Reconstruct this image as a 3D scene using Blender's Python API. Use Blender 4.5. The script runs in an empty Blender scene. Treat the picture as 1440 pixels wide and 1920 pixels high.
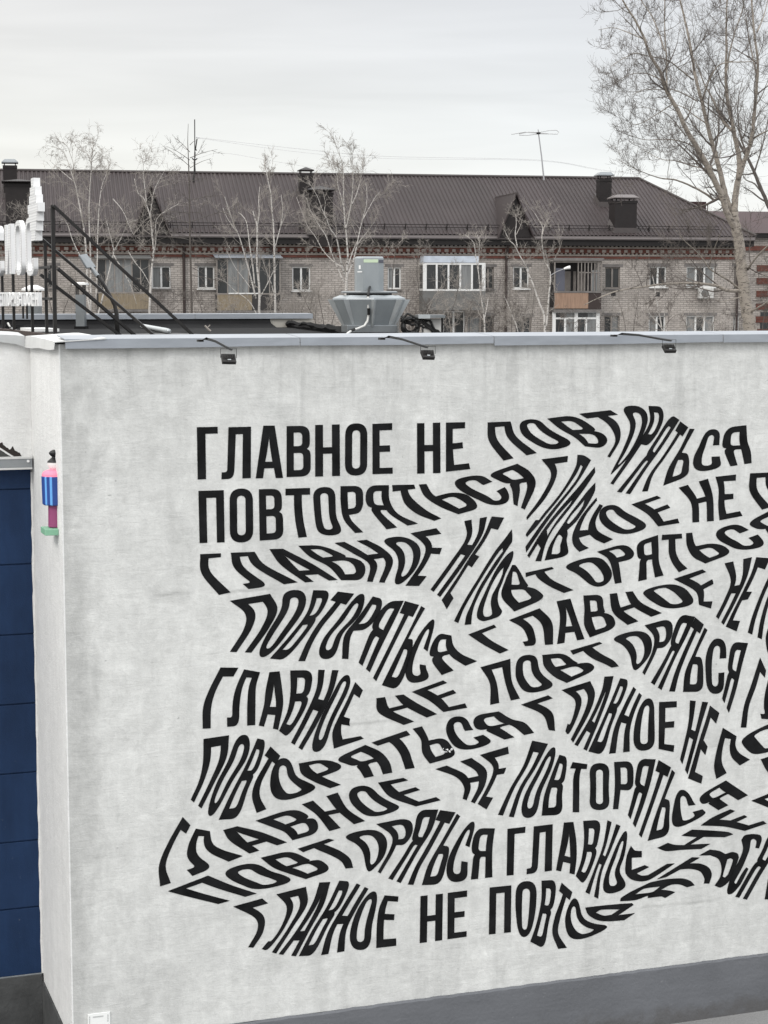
import bpy, bmesh, math, random
from mathutils import Vector, Matrix
from mathutils.geometry import tessellate_polygon
R_ = math.radians
scene = bpy.context.scene
COL = scene.collection

# ------------------------------------------------------------------ camera
EYE = 6.72
FPX = 3455.0                      # focal length in pixels of the 1440 x 1920 photograph
PITCH = R_(6.576)
cam_d = bpy.data.cameras.new('camera')
cam = bpy.data.objects.new('camera', cam_d)
COL.objects.link(cam)
cam.location = (0, 0, EYE)
cam.rotation_euler = (R_(90) - PITCH, 0, 0)
cam_d.sensor_fit = 'VERTICAL'
cam_d.sensor_height = 24.0
cam_d.lens = 24.0 * FPX / 1920.0
cam_d.clip_start = 0.1
cam_d.clip_end = 3000
scene.camera = cam

# ------------------------------------------------------------------ sky, sun, exposure
SUN_EL, SUN_AZ = R_(38), R_(-142)     # from the left, behind the camera, through thin cloud
world = bpy.data.worlds.new('World')
scene.world = world
world.use_nodes = True
wn, wl = world.node_tree.nodes, world.node_tree.links
wn.clear()
w_out = wn.new('ShaderNodeOutputWorld')
w_bg = wn.new('ShaderNodeBackground')
w_bg.inputs['Strength'].default_value = 0.13
sky = wn.new('ShaderNodeTexSky')
sky.sky_type = 'NISHITA'
sky.sun_disc = False
sky.sun_elevation = SUN_EL
sky.sun_rotation = SUN_AZ
tc = wn.new('ShaderNodeTexCoord')
sep = wn.new('ShaderNodeSeparateXYZ')
wl.new(tc.outputs['Generated'], sep.inputs[0])
# overcast: brightness climbs from the horizon to the zenith
el = wn.new('ShaderNodeMapRange')
el.inputs['From Min'].default_value = 0.0
el.inputs['From Max'].default_value = 1.0
el.inputs['To Min'].default_value = 0.0
el.inputs['To Max'].default_value = 1.0
wl.new(sep.outputs['Z'], el.inputs['Value'])
ramp = wn.new('ShaderNodeValToRGB')
cr = ramp.color_ramp
cr.elements[0].position = 0.0
cr.elements[0].color = (0.76, 0.745, 0.70, 1)
cr.elements[1].position = 1.0
cr.elements[1].color = (2.05, 2.06, 2.07, 1)
for p, c in ((0.05, (0.735, 0.735, 0.715)), (0.085, (0.69, 0.70, 0.695)), (0.12, (0.635, 0.642, 0.648)), (0.155, (0.61, 0.615, 0.628)), (0.26, (0.9, 0.91, 0.92)), (0.5, (1.6, 1.61, 1.62))):
    e = cr.elements.new(p)
    e.color = (*c, 1)
wl.new(el.outputs[0], ramp.inputs[0])
# long soft cloud streaks
mp = wn.new('ShaderNodeMapping')
mp.inputs['Scale'].default_value = (2.0, 2.0, 20.0)
mp.inputs['Rotation'].default_value = (0, R_(4), 0)
wl.new(tc.outputs['Generated'], mp.inputs[0])
nz = wn.new('ShaderNodeTexNoise')
nz.inputs['Scale'].default_value = 2.6
nz.inputs['Detail'].default_value = 3.0
nz.inputs['Roughness'].default_value = 0.5
nz.inputs['Distortion'].default_value = 0.35
wl.new(mp.outputs[0], nz.inputs['Vector'])
nr = wn.new('ShaderNodeMapRange')
nr.inputs['From Min'].default_value = 0.3
nr.inputs['From Max'].default_value = 0.7
nr.inputs['To Min'].default_value = 0.955
nr.inputs['To Max'].default_value = 1.075
wl.new(nz.outputs['Fac'], nr.inputs['Value'])
mul = wn.new('ShaderNodeVectorMath')
mul.operation = 'SCALE'
wl.new(ramp.outputs[0], mul.inputs[0])
wl.new(nr.outputs[0], mul.inputs['Scale'])
wx = wn.new('ShaderNodeMapRange')
wx.inputs['From Min'].default_value = -0.24; wx.inputs['From Max'].default_value = 0.1
wl.new(sep.outputs['X'], wx.inputs['Value'])
wm = wn.new('ShaderNodeMix'); wm.data_type = 'RGBA'
wm.inputs[6].default_value = (1.03, 1.01, 0.97, 1); wm.inputs[7].default_value = (0.992, 1.0, 1.008, 1)
wl.new(wx.outputs[0], wm.inputs[0])
wmul = wn.new('ShaderNodeVectorMath'); wmul.operation = 'MULTIPLY'
wl.new(mul.outputs[0], wmul.inputs[0]); wl.new(wm.outputs[2], wmul.inputs[1])
ten = wn.new('ShaderNodeVectorMath')
ten.operation = 'SCALE'
ten.inputs['Scale'].default_value = 10.0
wl.new(wmul.outputs[0], ten.inputs[0])
mx = wn.new('ShaderNodeMix')
mx.data_type = 'RGBA'
mx.inputs[0].default_value = 0.94
wl.new(sky.outputs[0], mx.inputs[6])
wl.new(ten.outputs[0], mx.inputs[7])
wl.new(mx.outputs[2], w_bg.inputs['Color'])
wl.new(w_bg.outputs[0], w_out.inputs[0])

sun_d = bpy.data.lights.new('sun', 'SUN')
sun_d.energy = 1.15
sun_d.angle = R_(14)
sun_d.color = (1.0, 0.965, 0.92)
sun = bpy.data.objects.new('sun', sun_d)
COL.objects.link(sun)
# the direction the light comes from
sdir = Vector((math.cos(SUN_EL) * math.sin(SUN_AZ), math.cos(SUN_EL) * math.cos(SUN_AZ), math.sin(SUN_EL)))
sun.rotation_euler = sdir.to_track_quat('Z', 'Y').to_euler()
sun.location = (0, 0, 60)

vs = scene.view_settings
vs.view_transform = 'Standard'
vs.look = 'None'
vs.exposure = 0.0
vs.gamma = 1.0
vs.use_curve_mapping = False
scene.cycles.max_bounces = 6
scene.cycles.diffuse_bounces = 3

# ------------------------------------------------------------------ measuring helpers
C = Vector((0, 0, EYE))
FW = Vector((0, math.cos(PITCH), -math.sin(PITCH)))
UP = Vector((0, math.sin(PITCH), math.cos(PITCH)))
RT = Vector((1, 0, 0))
def ray(x, y):
    return RT * ((x - 720) / FPX) + UP * ((960 - y) / FPX) + FW
def at(x, y, depth):
    """the point seen at x, y of the photograph that lies `depth` metres ahead"""
    return C + ray(x, y) * depth
def hit(x, y, p, n):
    r = ray(x, y)
    return C + r * ((p - C).dot(n) / r.dot(n))
def hitz(x, y, z):
    r = ray(x, y)
    return C + r * ((z - EYE) / r.z)

# ------------------------------------------------------------------ mesh helper
class MB:
    def __init__(s):
        s.v, s.f = [], []
    def add(s, vs_, fs_):
        o = len(s.v)
        s.v += [Vector(v) for v in vs_]
        s.f += [tuple(i + o for i in f) for f in fs_]
    def box(s, a, b):
        x0, y0, z0 = a; x1, y1, z1 = b
        s.add([(x0, y0, z0), (x1, y0, z0), (x1, y1, z0), (x0, y1, z0), (x0, y0, z1), (x1, y0, z1), (x1, y1, z1), (x0, y1, z1)],
              [(0, 3, 2, 1), (4, 5, 6, 7), (0, 1, 5, 4), (1, 2, 6, 5), (2, 3, 7, 6), (3, 0, 4, 7)])
    def quad(s, a, b, c, d):
        s.add([a, b, c, d], [(0, 1, 2, 3)])
    def tube(s, pts, rad, n=6, cap=True):
        pts = [Vector(p) for p in pts]
        if not isinstance(rad, (list, tuple)):
            rad = [rad] * len(pts)
        ref = None
        rings = []
        for i, p in enumerate(pts):
            t = (pts[min(i + 1, len(pts) - 1)] - pts[max(i - 1, 0)])
            if t.length < 1e-9: t = Vector((0, 0, 1))
            t.normalize()
            if ref is None:
                ref = t.cross(Vector((0, 0, 1)) if abs(t.z) < .9 else Vector((1, 0, 0))).normalized()
            ref = (ref - t * ref.dot(t))
            if ref.length < 1e-6: ref = t.orthogonal()
            ref.normalize()
            b = t.cross(ref)
            rings.append([p + (ref * math.cos(2 * math.pi * k / n) + b * math.sin(2 * math.pi * k / n)) * rad[i] for k in range(n)])
        vs_ = [v for r in rings for v in r]
        fs_ = []
        for i in range(len(pts) - 1):
            for k in range(n):
                k2 = (k + 1) % n
                fs_.append((i * n + k, i * n + k2, (i + 1) * n + k2, (i + 1) * n + k))
        if cap:
            fs_.append(tuple(range(n - 1, -1, -1)))
            fs_.append(tuple((len(pts) - 1) * n + k for k in range(n)))
        s.add(vs_, fs_)
    def bar(s, a, b, w, h=None):
        """square bar between two points"""
        h = h or w
        a, b = Vector(a), Vector(b)
        t = (b - a).normalized()
        x = t.cross(Vector((0, 0, 1)) if abs(t.z) < .95 else Vector((0, 1, 0))).normalized()
        y = t.cross(x)
        vs_ = []
        for p in (a, b):
            for i, j in ((-1, -1), (1, -1), (1, 1), (-1, 1)):
                vs_.append(p + x * i * w / 2 + y * j * h / 2)
        s.add(vs_, [(0, 1, 2, 3), (7, 6, 5, 4), (0, 4, 5, 1), (1, 5, 6, 2), (2, 6, 7, 3), (3, 7, 4, 0)])
    def frustum(s, rings, cap=True):
        """stack of equal-length rings of points"""
        n = len(rings[0])
        vs_ = [v for r in rings for v in r]
        fs_ = []
        for i in range(len(rings) - 1):
            for k in range(n):
                k2 = (k + 1) % n
                fs_.append((i * n + k, i * n + k2, (i + 1) * n + k2, (i + 1) * n + k))
        if cap:
            fs_.append(tuple(range(n - 1, -1, -1)))
            fs_.append(tuple((len(rings) - 1) * n + k for k in range(n)))
        s.add(vs_, fs_)
    def build(s, name, mat, parent=None, smooth=False, bevel=0):
        me = bpy.data.meshes.new(name)
        me.from_pydata([tuple(v) for v in s.v], [], s.f)
        me.validate()
        bm = bmesh.new(); bm.from_mesh(me)
        bmesh.ops.recalc_face_normals(bm, faces=bm.faces)
        bm.to_mesh(me); bm.free()
        if smooth:
            for p in me.polygons: p.use_smooth = True
        o = bpy.data.objects.new(name, me)
        COL.objects.link(o)
        me.materials.append(mat)
        if parent: o.parent = parent
        if bevel:
            m = o.modifiers.new('bevel', 'BEVEL'); m.width = bevel; m.segments = 2; m.limit_method = 'ANGLE'
        return o
def tag(o, label=None, cat=None, group=None, kind=None):
    if label: o['label'] = label
    if cat: o['category'] = cat
    if group: o['group'] = group
    if kind: o['kind'] = kind
    return o
def empty(name, loc, rz=0):
    o = bpy.data.objects.new(name, None)
    COL.objects.link(o)
    o.location = loc
    o.rotation_euler = (0, 0, rz)
    o.empty_display_size = .2
    return o

# ------------------------------------------------------------------ materials
def mat(name, col, rough=0.7, metal=0.0, var=0.0, vscale=3.0, bump=0.0, bscale=40.0, spec=0.3, stretch=(1, 1, 1)):
    m = bpy.data.materials.new(name)
    m.use_nodes = True
    nt = m.node_tree
    b = nt.nodes['Principled BSDF']
    b.inputs['Base Color'].default_value = (*col, 1)
    b.inputs['Roughness'].default_value = rough
    b.inputs['Metallic'].default_value = metal
    b.inputs['Specular IOR Level'].default_value = spec
    t = nt.nodes.new('ShaderNodeTexCoord')
    mpn = nt.nodes.new('ShaderNodeMapping')
    mpn.inputs['Scale'].default_value = stretch
    nt.links.new(t.outputs['Object'], mpn.inputs[0])
    if var:
        n = nt.nodes.new('ShaderNodeTexNoise')
        n.inputs['Scale'].default_value = vscale
        n.inputs['Detail'].default_value = 6
        n.inputs['Roughness'].default_value = .6
        nt.links.new(mpn.outputs[0], n.inputs['Vector'])
        r = nt.nodes.new('ShaderNodeMapRange')
        r.inputs['From Min'].default_value = .3
        r.inputs['From Max'].default_value = .7
        r.inputs['To Min'].default_value = 1 - var
        r.inputs['To Max'].default_value = 1 + var
        nt.links.new(n.outputs['Fac'], r.inputs['Value'])
        v = nt.nodes.new('ShaderNodeVectorMath'); v.operation = 'SCALE'
        v.inputs[0].default_value = col
        nt.links.new(r.outputs[0], v.inputs['Scale'])
        nt.links.new(v.outputs[0], b.inputs['Base Color'])
    if bump:
        n2 = nt.nodes.new('ShaderNodeTexNoise')
        n2.inputs['Scale'].default_value = bscale
        n2.inputs['Detail'].default_value = 4
        nt.links.new(mpn.outputs[0], n2.inputs['Vector'])
        bp = nt.nodes.new('ShaderNodeBump')
        bp.inputs['Strength'].default_value = bump
        bp.inputs['Distance'].default_value = .02
        nt.links.new(n2.outputs['Fac'], bp.inputs['Height'])
        nt.links.new(bp.outputs[0], b.inputs['Normal'])
    return m

class NT:
    """small node-graph writer"""
    def __init__(s, m):
        s.m = m; s.nt = m.node_tree; s.b = s.nt.nodes['Principled BSDF']
        s.tc = s.nt.nodes.new('ShaderNodeTexCoord').outputs['Object']
    def map(s, scale=(1, 1, 1), loc=(0, 0, 0)):
        n = s.nt.nodes.new('ShaderNodeMapping')
        n.inputs['Scale'].default_value = scale
        n.inputs['Location'].default_value = loc
        s.nt.links.new(s.tc, n.inputs[0]); return n.outputs[0]
    def noise(s, vec, scale, detail=5, rough=.55, dist=0):
        n = s.nt.nodes.new('ShaderNodeTexNoise')
        n.inputs['Scale'].default_value = scale; n.inputs['Detail'].default_value = detail
        n.inputs['Roughness'].default_value = rough; n.inputs['Distortion'].default_value = dist
        s.nt.links.new(vec, n.inputs['Vector']); return n.outputs['Fac']
    def rng(s, val, a, b, c, d, smooth=False):
        n = s.nt.nodes.new('ShaderNodeMapRange')
        if smooth: n.interpolation_type = 'SMOOTHSTEP'
        for k, v in zip(('From Min', 'From Max', 'To Min', 'To Max'), (a, b, c, d)): n.inputs[k].default_value = v
        s.nt.links.new(val, n.inputs['Value']); return n.outputs[0]
    def math(s, op, a, b=None):
        n = s.nt.nodes.new('ShaderNodeMath'); n.operation = op
        for i, v in enumerate((a, b)):
            if v is None: continue
            if isinstance(v, (int, float)): n.inputs[i].default_value = v
            else: s.nt.links.new(v, n.inputs[i])
        return n.outputs[0]
    def xyz(s):
        n = s.nt.nodes.new('ShaderNodeSeparateXYZ'); s.nt.links.new(s.tc, n.inputs[0]); return n.outputs
    def scale(s, col, fac):
        n = s.nt.nodes.new('ShaderNodeVectorMath'); n.operation = 'SCALE'
        if isinstance(col, tuple): n.inputs[0].default_value = col
        else: s.nt.links.new(col, n.inputs[0])
        s.nt.links.new(fac, n.inputs['Scale']); return n.outputs[0]
    def mix(s, fac, a, b):
        n = s.nt.nodes.new('ShaderNodeMix'); n.data_type = 'RGBA'
        if isinstance(fac, (int, float)): n.inputs[0].default_value = fac
        else: s.nt.links.new(fac, n.inputs[0])
        for i, v in ((6, a), (7, b)):
            if isinstance(v, tuple): n.inputs[i].default_value = (*v, 1)
            else: s.nt.links.new(v, n.inputs[i])
        return n.outputs[2]
    def bump(s, h, st, dist=.02):
        n = s.nt.nodes.new('ShaderNodeBump'); n.inputs['Strength'].default_value = st; n.inputs['Distance'].default_value = dist
        s.nt.links.new(h, n.inputs['Height']); s.nt.links.new(n.outputs[0], s.b.inputs['Normal'])
    def col(s, c): s.nt.links.new(c, s.b.inputs['Base Color'])

def plaster(name, col, dirt, streak, trowel, bump):
    m = mat(name, col, rough=.88, spec=.2)
    g = NT(m)
    x, y, z = g.xyz()
    big = g.noise(g.map((.55, .55, .45)), 1.6, 7, .66, .4)
    mid = g.noise(g.map((1, 1, 1.2)), 3.6, 10, .76, .5)
    blot = g.noise(g.map((1, 1, .7), (3, 1, 2)), 8.5, 9, .72, .9)
    vert = g.noise(g.map((3.2, 3.2, .30)), 1.5, 7, .68, .3)
    hor = g.noise(g.map((1.1, 1.1, 5)), 3.0, 9, .74, 1.4)
    fine = g.noise(g.map((1, 1, 1)), 60, 4, .8)
    ridge = g.math('ABSOLUTE', g.math('SUBTRACT', g.noise(g.map((.8, .8, 2.4), (7, 2, 5)), 3.2, 4, .6, 1.8), .5))
    mask = g.rng(g.noise(g.map((1, 1, 1), (1, 8, 3)), 2.2, 4, .6), .48, .62, 0, 1)
    f = g.math('MULTIPLY', g.rng(big, .3, .7, 1 - dirt * .8, 1 + dirt * .5), g.rng(mid, .3, .7, 1 - dirt, 1 + dirt * .7))
    f = g.math('MULTIPLY', f, g.rng(blot, .36, .66, 1 - dirt * .7, 1 + dirt * .5))
    f = g.math('MULTIPLY', f, g.rng(vert, .35, .7, 1 + streak * .4, 1 - streak))
    f = g.math('MULTIPLY', f, g.rng(hor, .3, .7, 1 - trowel, 1 + trowel * .7))
    f = g.math('MULTIPLY', f, g.rng(fine, .3, .7, .93, 1.05))
    f = g.math('MULTIPLY', f, g.math('SUBTRACT', 1.0, g.math('MULTIPLY', mask, g.rng(ridge, .0, .022, dirt * .75, 0))))
    g.col(g.scale(col, f))
    h = g.math('ADD', g.math('MULTIPLY', hor, .6), g.math('MULTIPLY', fine, .25))
    h = g.math('ADD', h, g.math('MULTIPLY', mid, .7))
    g.bump(h, bump, .02)
    return m, g, f

M = {}
M['plaster_grey'], g_, f_ = plaster('weathered_grey_plaster', (.625, .631, .62), .13, .08, .075, .4)
# dirty wash down the left corner and drips below the coping of the mural wall: stains with a shape of their own
x_, y_, z_ = g_.xyz()
wob = g_.noise(g_.map((1.5, 1.5, .8)), 2.2, 5, .6, .5)
edge = g_.rng(g_.math('ADD', x_, g_.rng(wob, .3, .7, -.16, .16)), .04, .32, .80, 1.0, True)
drip = g_.noise(g_.map((7, 7, .55)), 1.4, 4, .6)
top = g_.math('MULTIPLY', g_.rng(z_, 5.0, 6.3, 0, 1), g_.rng(drip, .5, .68, 0, .15, True))
low = g_.math('MULTIPLY', g_.rng(z_, 1.9, .5, 0, 1), g_.rng(g_.noise(g_.map((3, 3, .5)), 1.3, 4), .5, .66, 0, .10, True))
f2 = g_.math('MULTIPLY', g_.math('MULTIPLY', f_, edge), g_.math('SUBTRACT', 1.0, g_.math('ADD', top, low)))
seam = None
for zz_, x0_ in ((4.30, 1.5), (3.09, 3.4), (1.14, 6.5)):
    d_ = g_.math('ABSOLUTE', g_.math('ADD', g_.math('SUBTRACT', z_, zz_), g_.rng(g_.noise(g_.map((2.5, 1, 1), (zz_, 0, 0)), 1.5, 4, .6), .3, .7, -.012, .012)))
    s_ = g_.math('MULTIPLY', g_.rng(d_, .0, .022, .24, 0), g_.math('MULTIPLY', g_.rng(g_.math('ABSOLUTE', g_.math('SUBTRACT', x_, x0_)), .6, 2.2, 1, 0, True), g_.rng(g_.noise(g_.map((2, 1, 1), (5, zz_, 0)), 1.2, 3), .4, .6, 0, 1)))
    seam = s_ if seam is None else g_.math('ADD', seam, s_)
f2 = g_.math('MULTIPLY', f2, g_.math('SUBTRACT', 1.0, seam))
spk = g_.noise(g_.map((1, 1, 1), (9, 4, 1)), 17, 2, .5)
f2 = g_.math('MULTIPLY', f2, g_.rng(spk, .735, .76, 1.0, .70))
g_.col(g_.scale((.615, .621, .608), f2))
M['plaster_white'], _, _ = plaster('white_plaster', (.715, .718, .712), .065, .06, .035, .45)
M['plinth'] = mat('dark_grey_plinth_paint', (.125, .13, .142), .75, var=.13, vscale=2.2, bump=.25, bscale=30)
M['plinth_dark'] = mat('dark_concrete_plinth', (.06, .062, .063), .85, var=.25, vscale=5, bump=.3, bscale=25)
M['coping'] = mat('galvanised_coping', (.265, .285, .315), .42, metal=.25, var=.10, vscale=3, bump=.12, bscale=6, spec=.5, stretch=(1, 1, 3))
M['coping_white'] = mat('white_coated_coping', (.56, .565, .56), .5, metal=.1, var=.07, vscale=4, bump=.1, bscale=5)
M['coping_grey'] = mat('grey_coated_coping', (.43, .44, .44), .5, metal=.1, var=.09, vscale=5, bump=.15, bscale=6)
M['paint_black'] = mat('black_mural_paint', (.0075, .0078, .0085), .7, var=.75, vscale=4.5, spec=.12, bump=.12, bscale=60)
M['door_blue'] = mat('navy_blue_door_panel', (.012, .030, .078), .55, var=.14, vscale=2.5, bump=.12, bscale=90, spec=.15)
g = NT(M['door_blue'])
f = g.math('MULTIPLY', g.rng(g.noise(g.map((1, 1, .8)), 1.4, 6, .6, .3), .3, .7, .78, 1.25), g.rng(g.noise(g.map((4, 4, .6)), 2, 4, .6), .4, .7, .93, 1.1))
c_ = g.scale((.0125, .030, .076), f)
g.col(g.mix(g.math('MULTIPLY', g.rng(g.noise(g.map((1, 1, 1)), 16, 5, .75), .66, .72, 0, .35), g.rng(g.xyz()[2], .6, 3.5, 1, .15)), c_, (.16, .17, .18)))
g = NT(M['plinth'])
f = g.math('MULTIPLY', g.rng(g.noise(g.map((1, 1, 1)), 1.6, 6, .6), .3, .7, .88, 1.1), g.rng(g.noise(g.map((.5, 1, 5)), 3, 5, .7), .3, .7, .93, 1.07))
c_ = g.scale((.125, .13, .142), f)
sc_ = g.math('MAXIMUM', g.rng(g.noise(g.map((1, 1, 1.6)), 7, 6, .72, .6), .64, .70, 0, .28), g.rng(g.noise(g.map((.6, 1, 2.5), (3, 0, 1)), 2.2, 6, .75, 1.5), .66, .72, 0, .30))
mud = g.math('MULTIPLY', g.rng(g.math('ADD', g.xyz()[2], g.rng(g.noise(g.map(), 5, 5, .65), .3, .7, -.1, .1)), .0, .22, .6, 0, True), 1.0)
g.col(g.mix(mud, g.mix(sc_, c_, (.30, .30, .31)), (.075, .07, .066)))
M['seam'] = mat('dark_door_seam', (.006, .009, .016), .7)
M['lintel'] = mat('grey_painted_lintel', (.22, .235, .245), .5, var=.1, vscale=8)
M['membrane'] = mat('black_roof_membrane', (.009, .009, .0095), .85, var=.3, vscale=1.2, bump=.5, bscale=3, spec=.1)
M['roof_grey'] = mat('weathered_roofing_felt', (.075, .074, .076), .8, var=.18, vscale=.7, bump=.3, bscale=6)
M['beige'] = mat('beige_wall_paint', (.42, .40, .36), .8, var=.08, vscale=2)
M['steel_black'] = mat('black_painted_steel', (.018, .017, .0165), .55, var=.25, vscale=8)
M['steel_rust'] = mat('brown_primer_steel', (.055, .040, .035), .7, var=.3, vscale=6)
M['galv'] = mat('galvanised_sheet', (.20, .215, .225), .36, metal=.55, var=.10, vscale=5, spec=.5)
M['galv_light'] = mat('pale_galvanised_sheet', (.42, .445, .455), .38, metal=.45, var=.10, vscale=6, spec=.5)
M['hood'] = mat('grey_hood_sheet', (.27, .295, .31), .45, metal=.2, var=.12, vscale=3, spec=.5, stretch=(1, 1, .5))
M['white'] = mat('white_acrylic', (.74, .745, .75), .4, var=.05, vscale=6)
M['white_cap'] = mat('white_metal_cap', (.72, .72, .71), .5, var=.06, vscale=10)
M['lens'] = mat('grey_lamp_lens', (.20, .215, .215), .25, spec=.6)
M['cable_black'] = mat('black_rubber_cable', (.012, .012, .012), .5)
M['cable_white'] = mat('pale_cable_sleeve', (.6, .6, .58), .6)
M['pink'] = mat('pink_enamel', (.85, .24, .36), .4, var=.05)
M['face'] = mat('white_enamel', (.82, .80, .79), .4)
M['hair'] = mat('black_enamel', (.012, .012, .013), .38)
M['mauve'] = mat('mauve_enamel', (.26, .062, .155), .42)
M['mint'] = mat('mint_green_enamel', (.21, .42, .29), .5, var=.06)
m = mat('blue_striped_enamel', (.03, .08, .32), .4); g = NT(m)
wv = g.math('SINE', g.math('ADD', g.math('MULTIPLY', g.math('ARCTAN2', g.xyz()[1], g.math('MULTIPLY', g.xyz()[0], -1.0)), 14.1), 4.27))
ph_ = g.math('ARCTAN2', g.xyz()[1], g.math('MULTIPLY', g.xyz()[0], -1.0))
wv = g.math('MULTIPLY', wv, g.math('MULTIPLY', g.math('LESS_THAN', ph_, -.38), g.math('GREATER_THAN', ph_, -1.31)))
g.col(g.mix(g.rng(wv, .2, .35, 0, 1), (.024, .062, .25), (.13, .36, .74)))
M['stripes'] = m
M['notice'] = mat('white_notice_board', (.76, .77, .76), .4)
M['notice_grey'] = mat('grey_notice_print', (.42, .43, .43), .6)
M['painted_grey'] = mat('dark_grey_wall_paint', (.05, .052, .05), .7)
M['painted_brown'] = mat('dark_brown_wall_paint', (.022, .017, .015), .7)
M['label_green'] = mat('pale_green_sticker', (.50, .60, .44), .5)
M['label_blue'] = mat('pale_blue_sticker', (.085, .088, .11), .5)
# apartment block
def bricks(name, c1, c2, mortar, patch, seed=0):
    m = mat(name, c1, .9, spec=.15); g = NT(m)
    cmb = g.nt.nodes.new('ShaderNodeCombineXYZ')
    xx, yy, zz = g.xyz()
    g.nt.links.new(g.math('ADD', xx, yy), cmb.inputs[0]); g.nt.links.new(zz, cmb.inputs[1])
    bt = g.nt.nodes.new('ShaderNodeTexBrick')
    bt.inputs['Scale'].default_value = 1.0
    bt.inputs['Brick Width'].default_value = .36
    bt.inputs['Row Height'].default_value = .115
    bt.inputs['Mortar Size'].default_value = .018
    bt.inputs['Mortar Smooth'].default_value = .1
    bt.inputs['Color1'].default_value = (*c1, 1); bt.inputs['Color2'].default_value = (*c2, 1); bt.inputs['Mortar'].default_value = (*mortar, 1)
    g.nt.links.new(cmb.outputs[0], bt.inputs['Vector'])
    n1 = g.noise(g.map((.35, .35, .5)), 1.2, 6, .65, .3)
    n2 = g.noise(g.map((1, 1, 2)), 2.4, 5, .65)
    f = g.math('MULTIPLY', g.rng(n1, .3, .7, 1 - patch, 1 + patch * .5), g.rng(n2, .3, .7, .86, 1.1))
    g.col(g.scale(bt.outputs['Color'], f))
    return m
M['brick_pale'] = bricks('pale_silicate_brick', (.325, .295, .272), (.41, .375, .345), (.20, .184, .171), .22)
M['brick_red'] = bricks('red_brick', (.115, .042, .033), (.15, .055, .043), (.10, .06, .05), .2)
M['brick_block'] = mat('pale_brick_dentil', (.27, .24, .215), .9, var=.15, vscale=3)
M['roof_metal'] = mat('brown_profiled_steel', (.043, .0345, .035), .6, var=.14, vscale=.35, spec=.15)
g = NT(M['roof_metal'])
f = g.math('MULTIPLY', g.rng(g.noise(g.map((.22, .1, .1)), 1.0, 6, .65, .3), .3, .7, .84, 1.2), g.rng(g.noise(g.map((2.2, .25, .25)), 1.3, 5, .65), .3, .7, .9, 1.1))
sm = g.rng(g.math('ABSOLUTE', g.math('SUBTRACT', g.xyz()[1], 3.1)), .0, .07, .75, 1.0)
g.col(g.scale((.045, .0365, .037), g.math('MULTIPLY', f, sm)))
M['roof_trim'] = mat('brown_roof_trim', (.05, .042, .041), .5, var=.1)
M['chimney'] = mat('dark_brown_chimney_sheet', (.014, .011, .011), .55, var=.15)
M['cap_light'] = mat('pale_steel_cap', (.55, .55, .56), .35, metal=.3)
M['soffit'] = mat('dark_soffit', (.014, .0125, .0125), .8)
M['fascia'] = mat('grey_brown_gutter', (.12, .105, .104), .45, spec=.4)
M['glass'] = mat('dark_window_glass', (.022, .024, .026), .12, spec=.5, var=.5, vscale=.8)
M['curtain'] = mat('grey_curtained_glass', (.17, .175, .175), .25, var=.3, vscale=2.5, stretch=(3, 3, .3))
M['frame_white'] = mat('white_window_frame', (.62, .62, .61), .5)
M['frame_old'] = mat('old_painted_frame', (.20, .18, .165), .7, var=.2)
M['balcony_grey'] = mat('grey_balcony_panel', (.115, .115, .112), .7, var=.15, vscale=2)
M['balcony_tan'] = mat('tan_board_panel', (.25, .165, .118), .75, var=.22, vscale=3, stretch=(4, 4, .5))
M['balcony_ochre'] = mat('ochre_board_panel', (.19, .155, .108), .8, var=.25, vscale=3, stretch=(6, 6, .4))
M['balcony_dark'] = mat('dark_balcony_recess', (.035, .033, .033), .85)
M['slab'] = mat('concrete_slab', (.14, .13, .125), .85, var=.2)
M['blue_sheet'] = mat('pale_blue_sheet', (.42, .46, .52), .5, var=.12, vscale=3)
M['pipe_brown'] = mat('brown_drainpipe', (.035, .025, .023), .6)
M['roof_red'] = mat('dark_red_roof_sheet', (.032, .012, .013), .6, var=.18, vscale=.6)
M['wire'] = mat('grey_wire', (.42, .42, .43), .6)
M['metal_grey'] = mat('grey_antenna_metal', (.28, .28, .29), .4, metal=.3)
M['antenna_light'] = mat('pale_antenna_rods', (.45, .45, .45), .4, metal=.3)
M['ac_white'] = mat('white_unit_casing', (.46, .455, .44), .5, var=.05)
# trees
def bark(name, pale, dark, marks):
    m = mat(name, pale, .85, spec=.15); g = NT(m)
    a = g.noise(g.map((2.4, 2.4, 6)), 2.3, 6, .75, 1.0)
    b = g.noise(g.map((1, 1, 1.2)), 1.1, 4, .6)
    f = g.math('MAXIMUM', g.rng(a, marks, marks + .08, 0, 1), g.rng(b, .58, .75, 0, .6))
    g.col(g.mix(f, pale, dark))
    return m
M['birch'] = bark('birch_bark', (.44, .418, .395), (.06, .052, .046), .52)
M['poplar'] = bark('pale_poplar_bark', (.27, .24, .208), (.06, .052, .045), .53)
M['bark_dark'] = bark('dark_grey_bark', (.085, .075, .068), (.045, .04, .036), .55)
M['twig_birch'] = mat('birch_twigs', (.25, .228, .207), .85, var=.3, vscale=.6)
M['twig_poplar'] = mat('poplar_twigs', (.11, .095, .085), .85, var=.3, vscale=.6)
M['twig_dark'] = mat('dark_twigs', (.085, .075, .068), .85, var=.25, vscale=.6)
# ground
m = mat('wet_asphalt', (.085, .085, .087), .8, spec=.3); g = NT(m)
f = g.math('MULTIPLY', g.rng(g.noise(g.map(), .5, 6, .6), .3, .7, .8, 1.25), g.rng(g.noise(g.map(), 60, 3, .7), .3, .7, .8, 1.2))
g.col(g.scale((.20, .20, .20), f)); g.bump(g.noise(g.map(), 80, 3, .7), .3, .01)
M['ground'] = m
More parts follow.
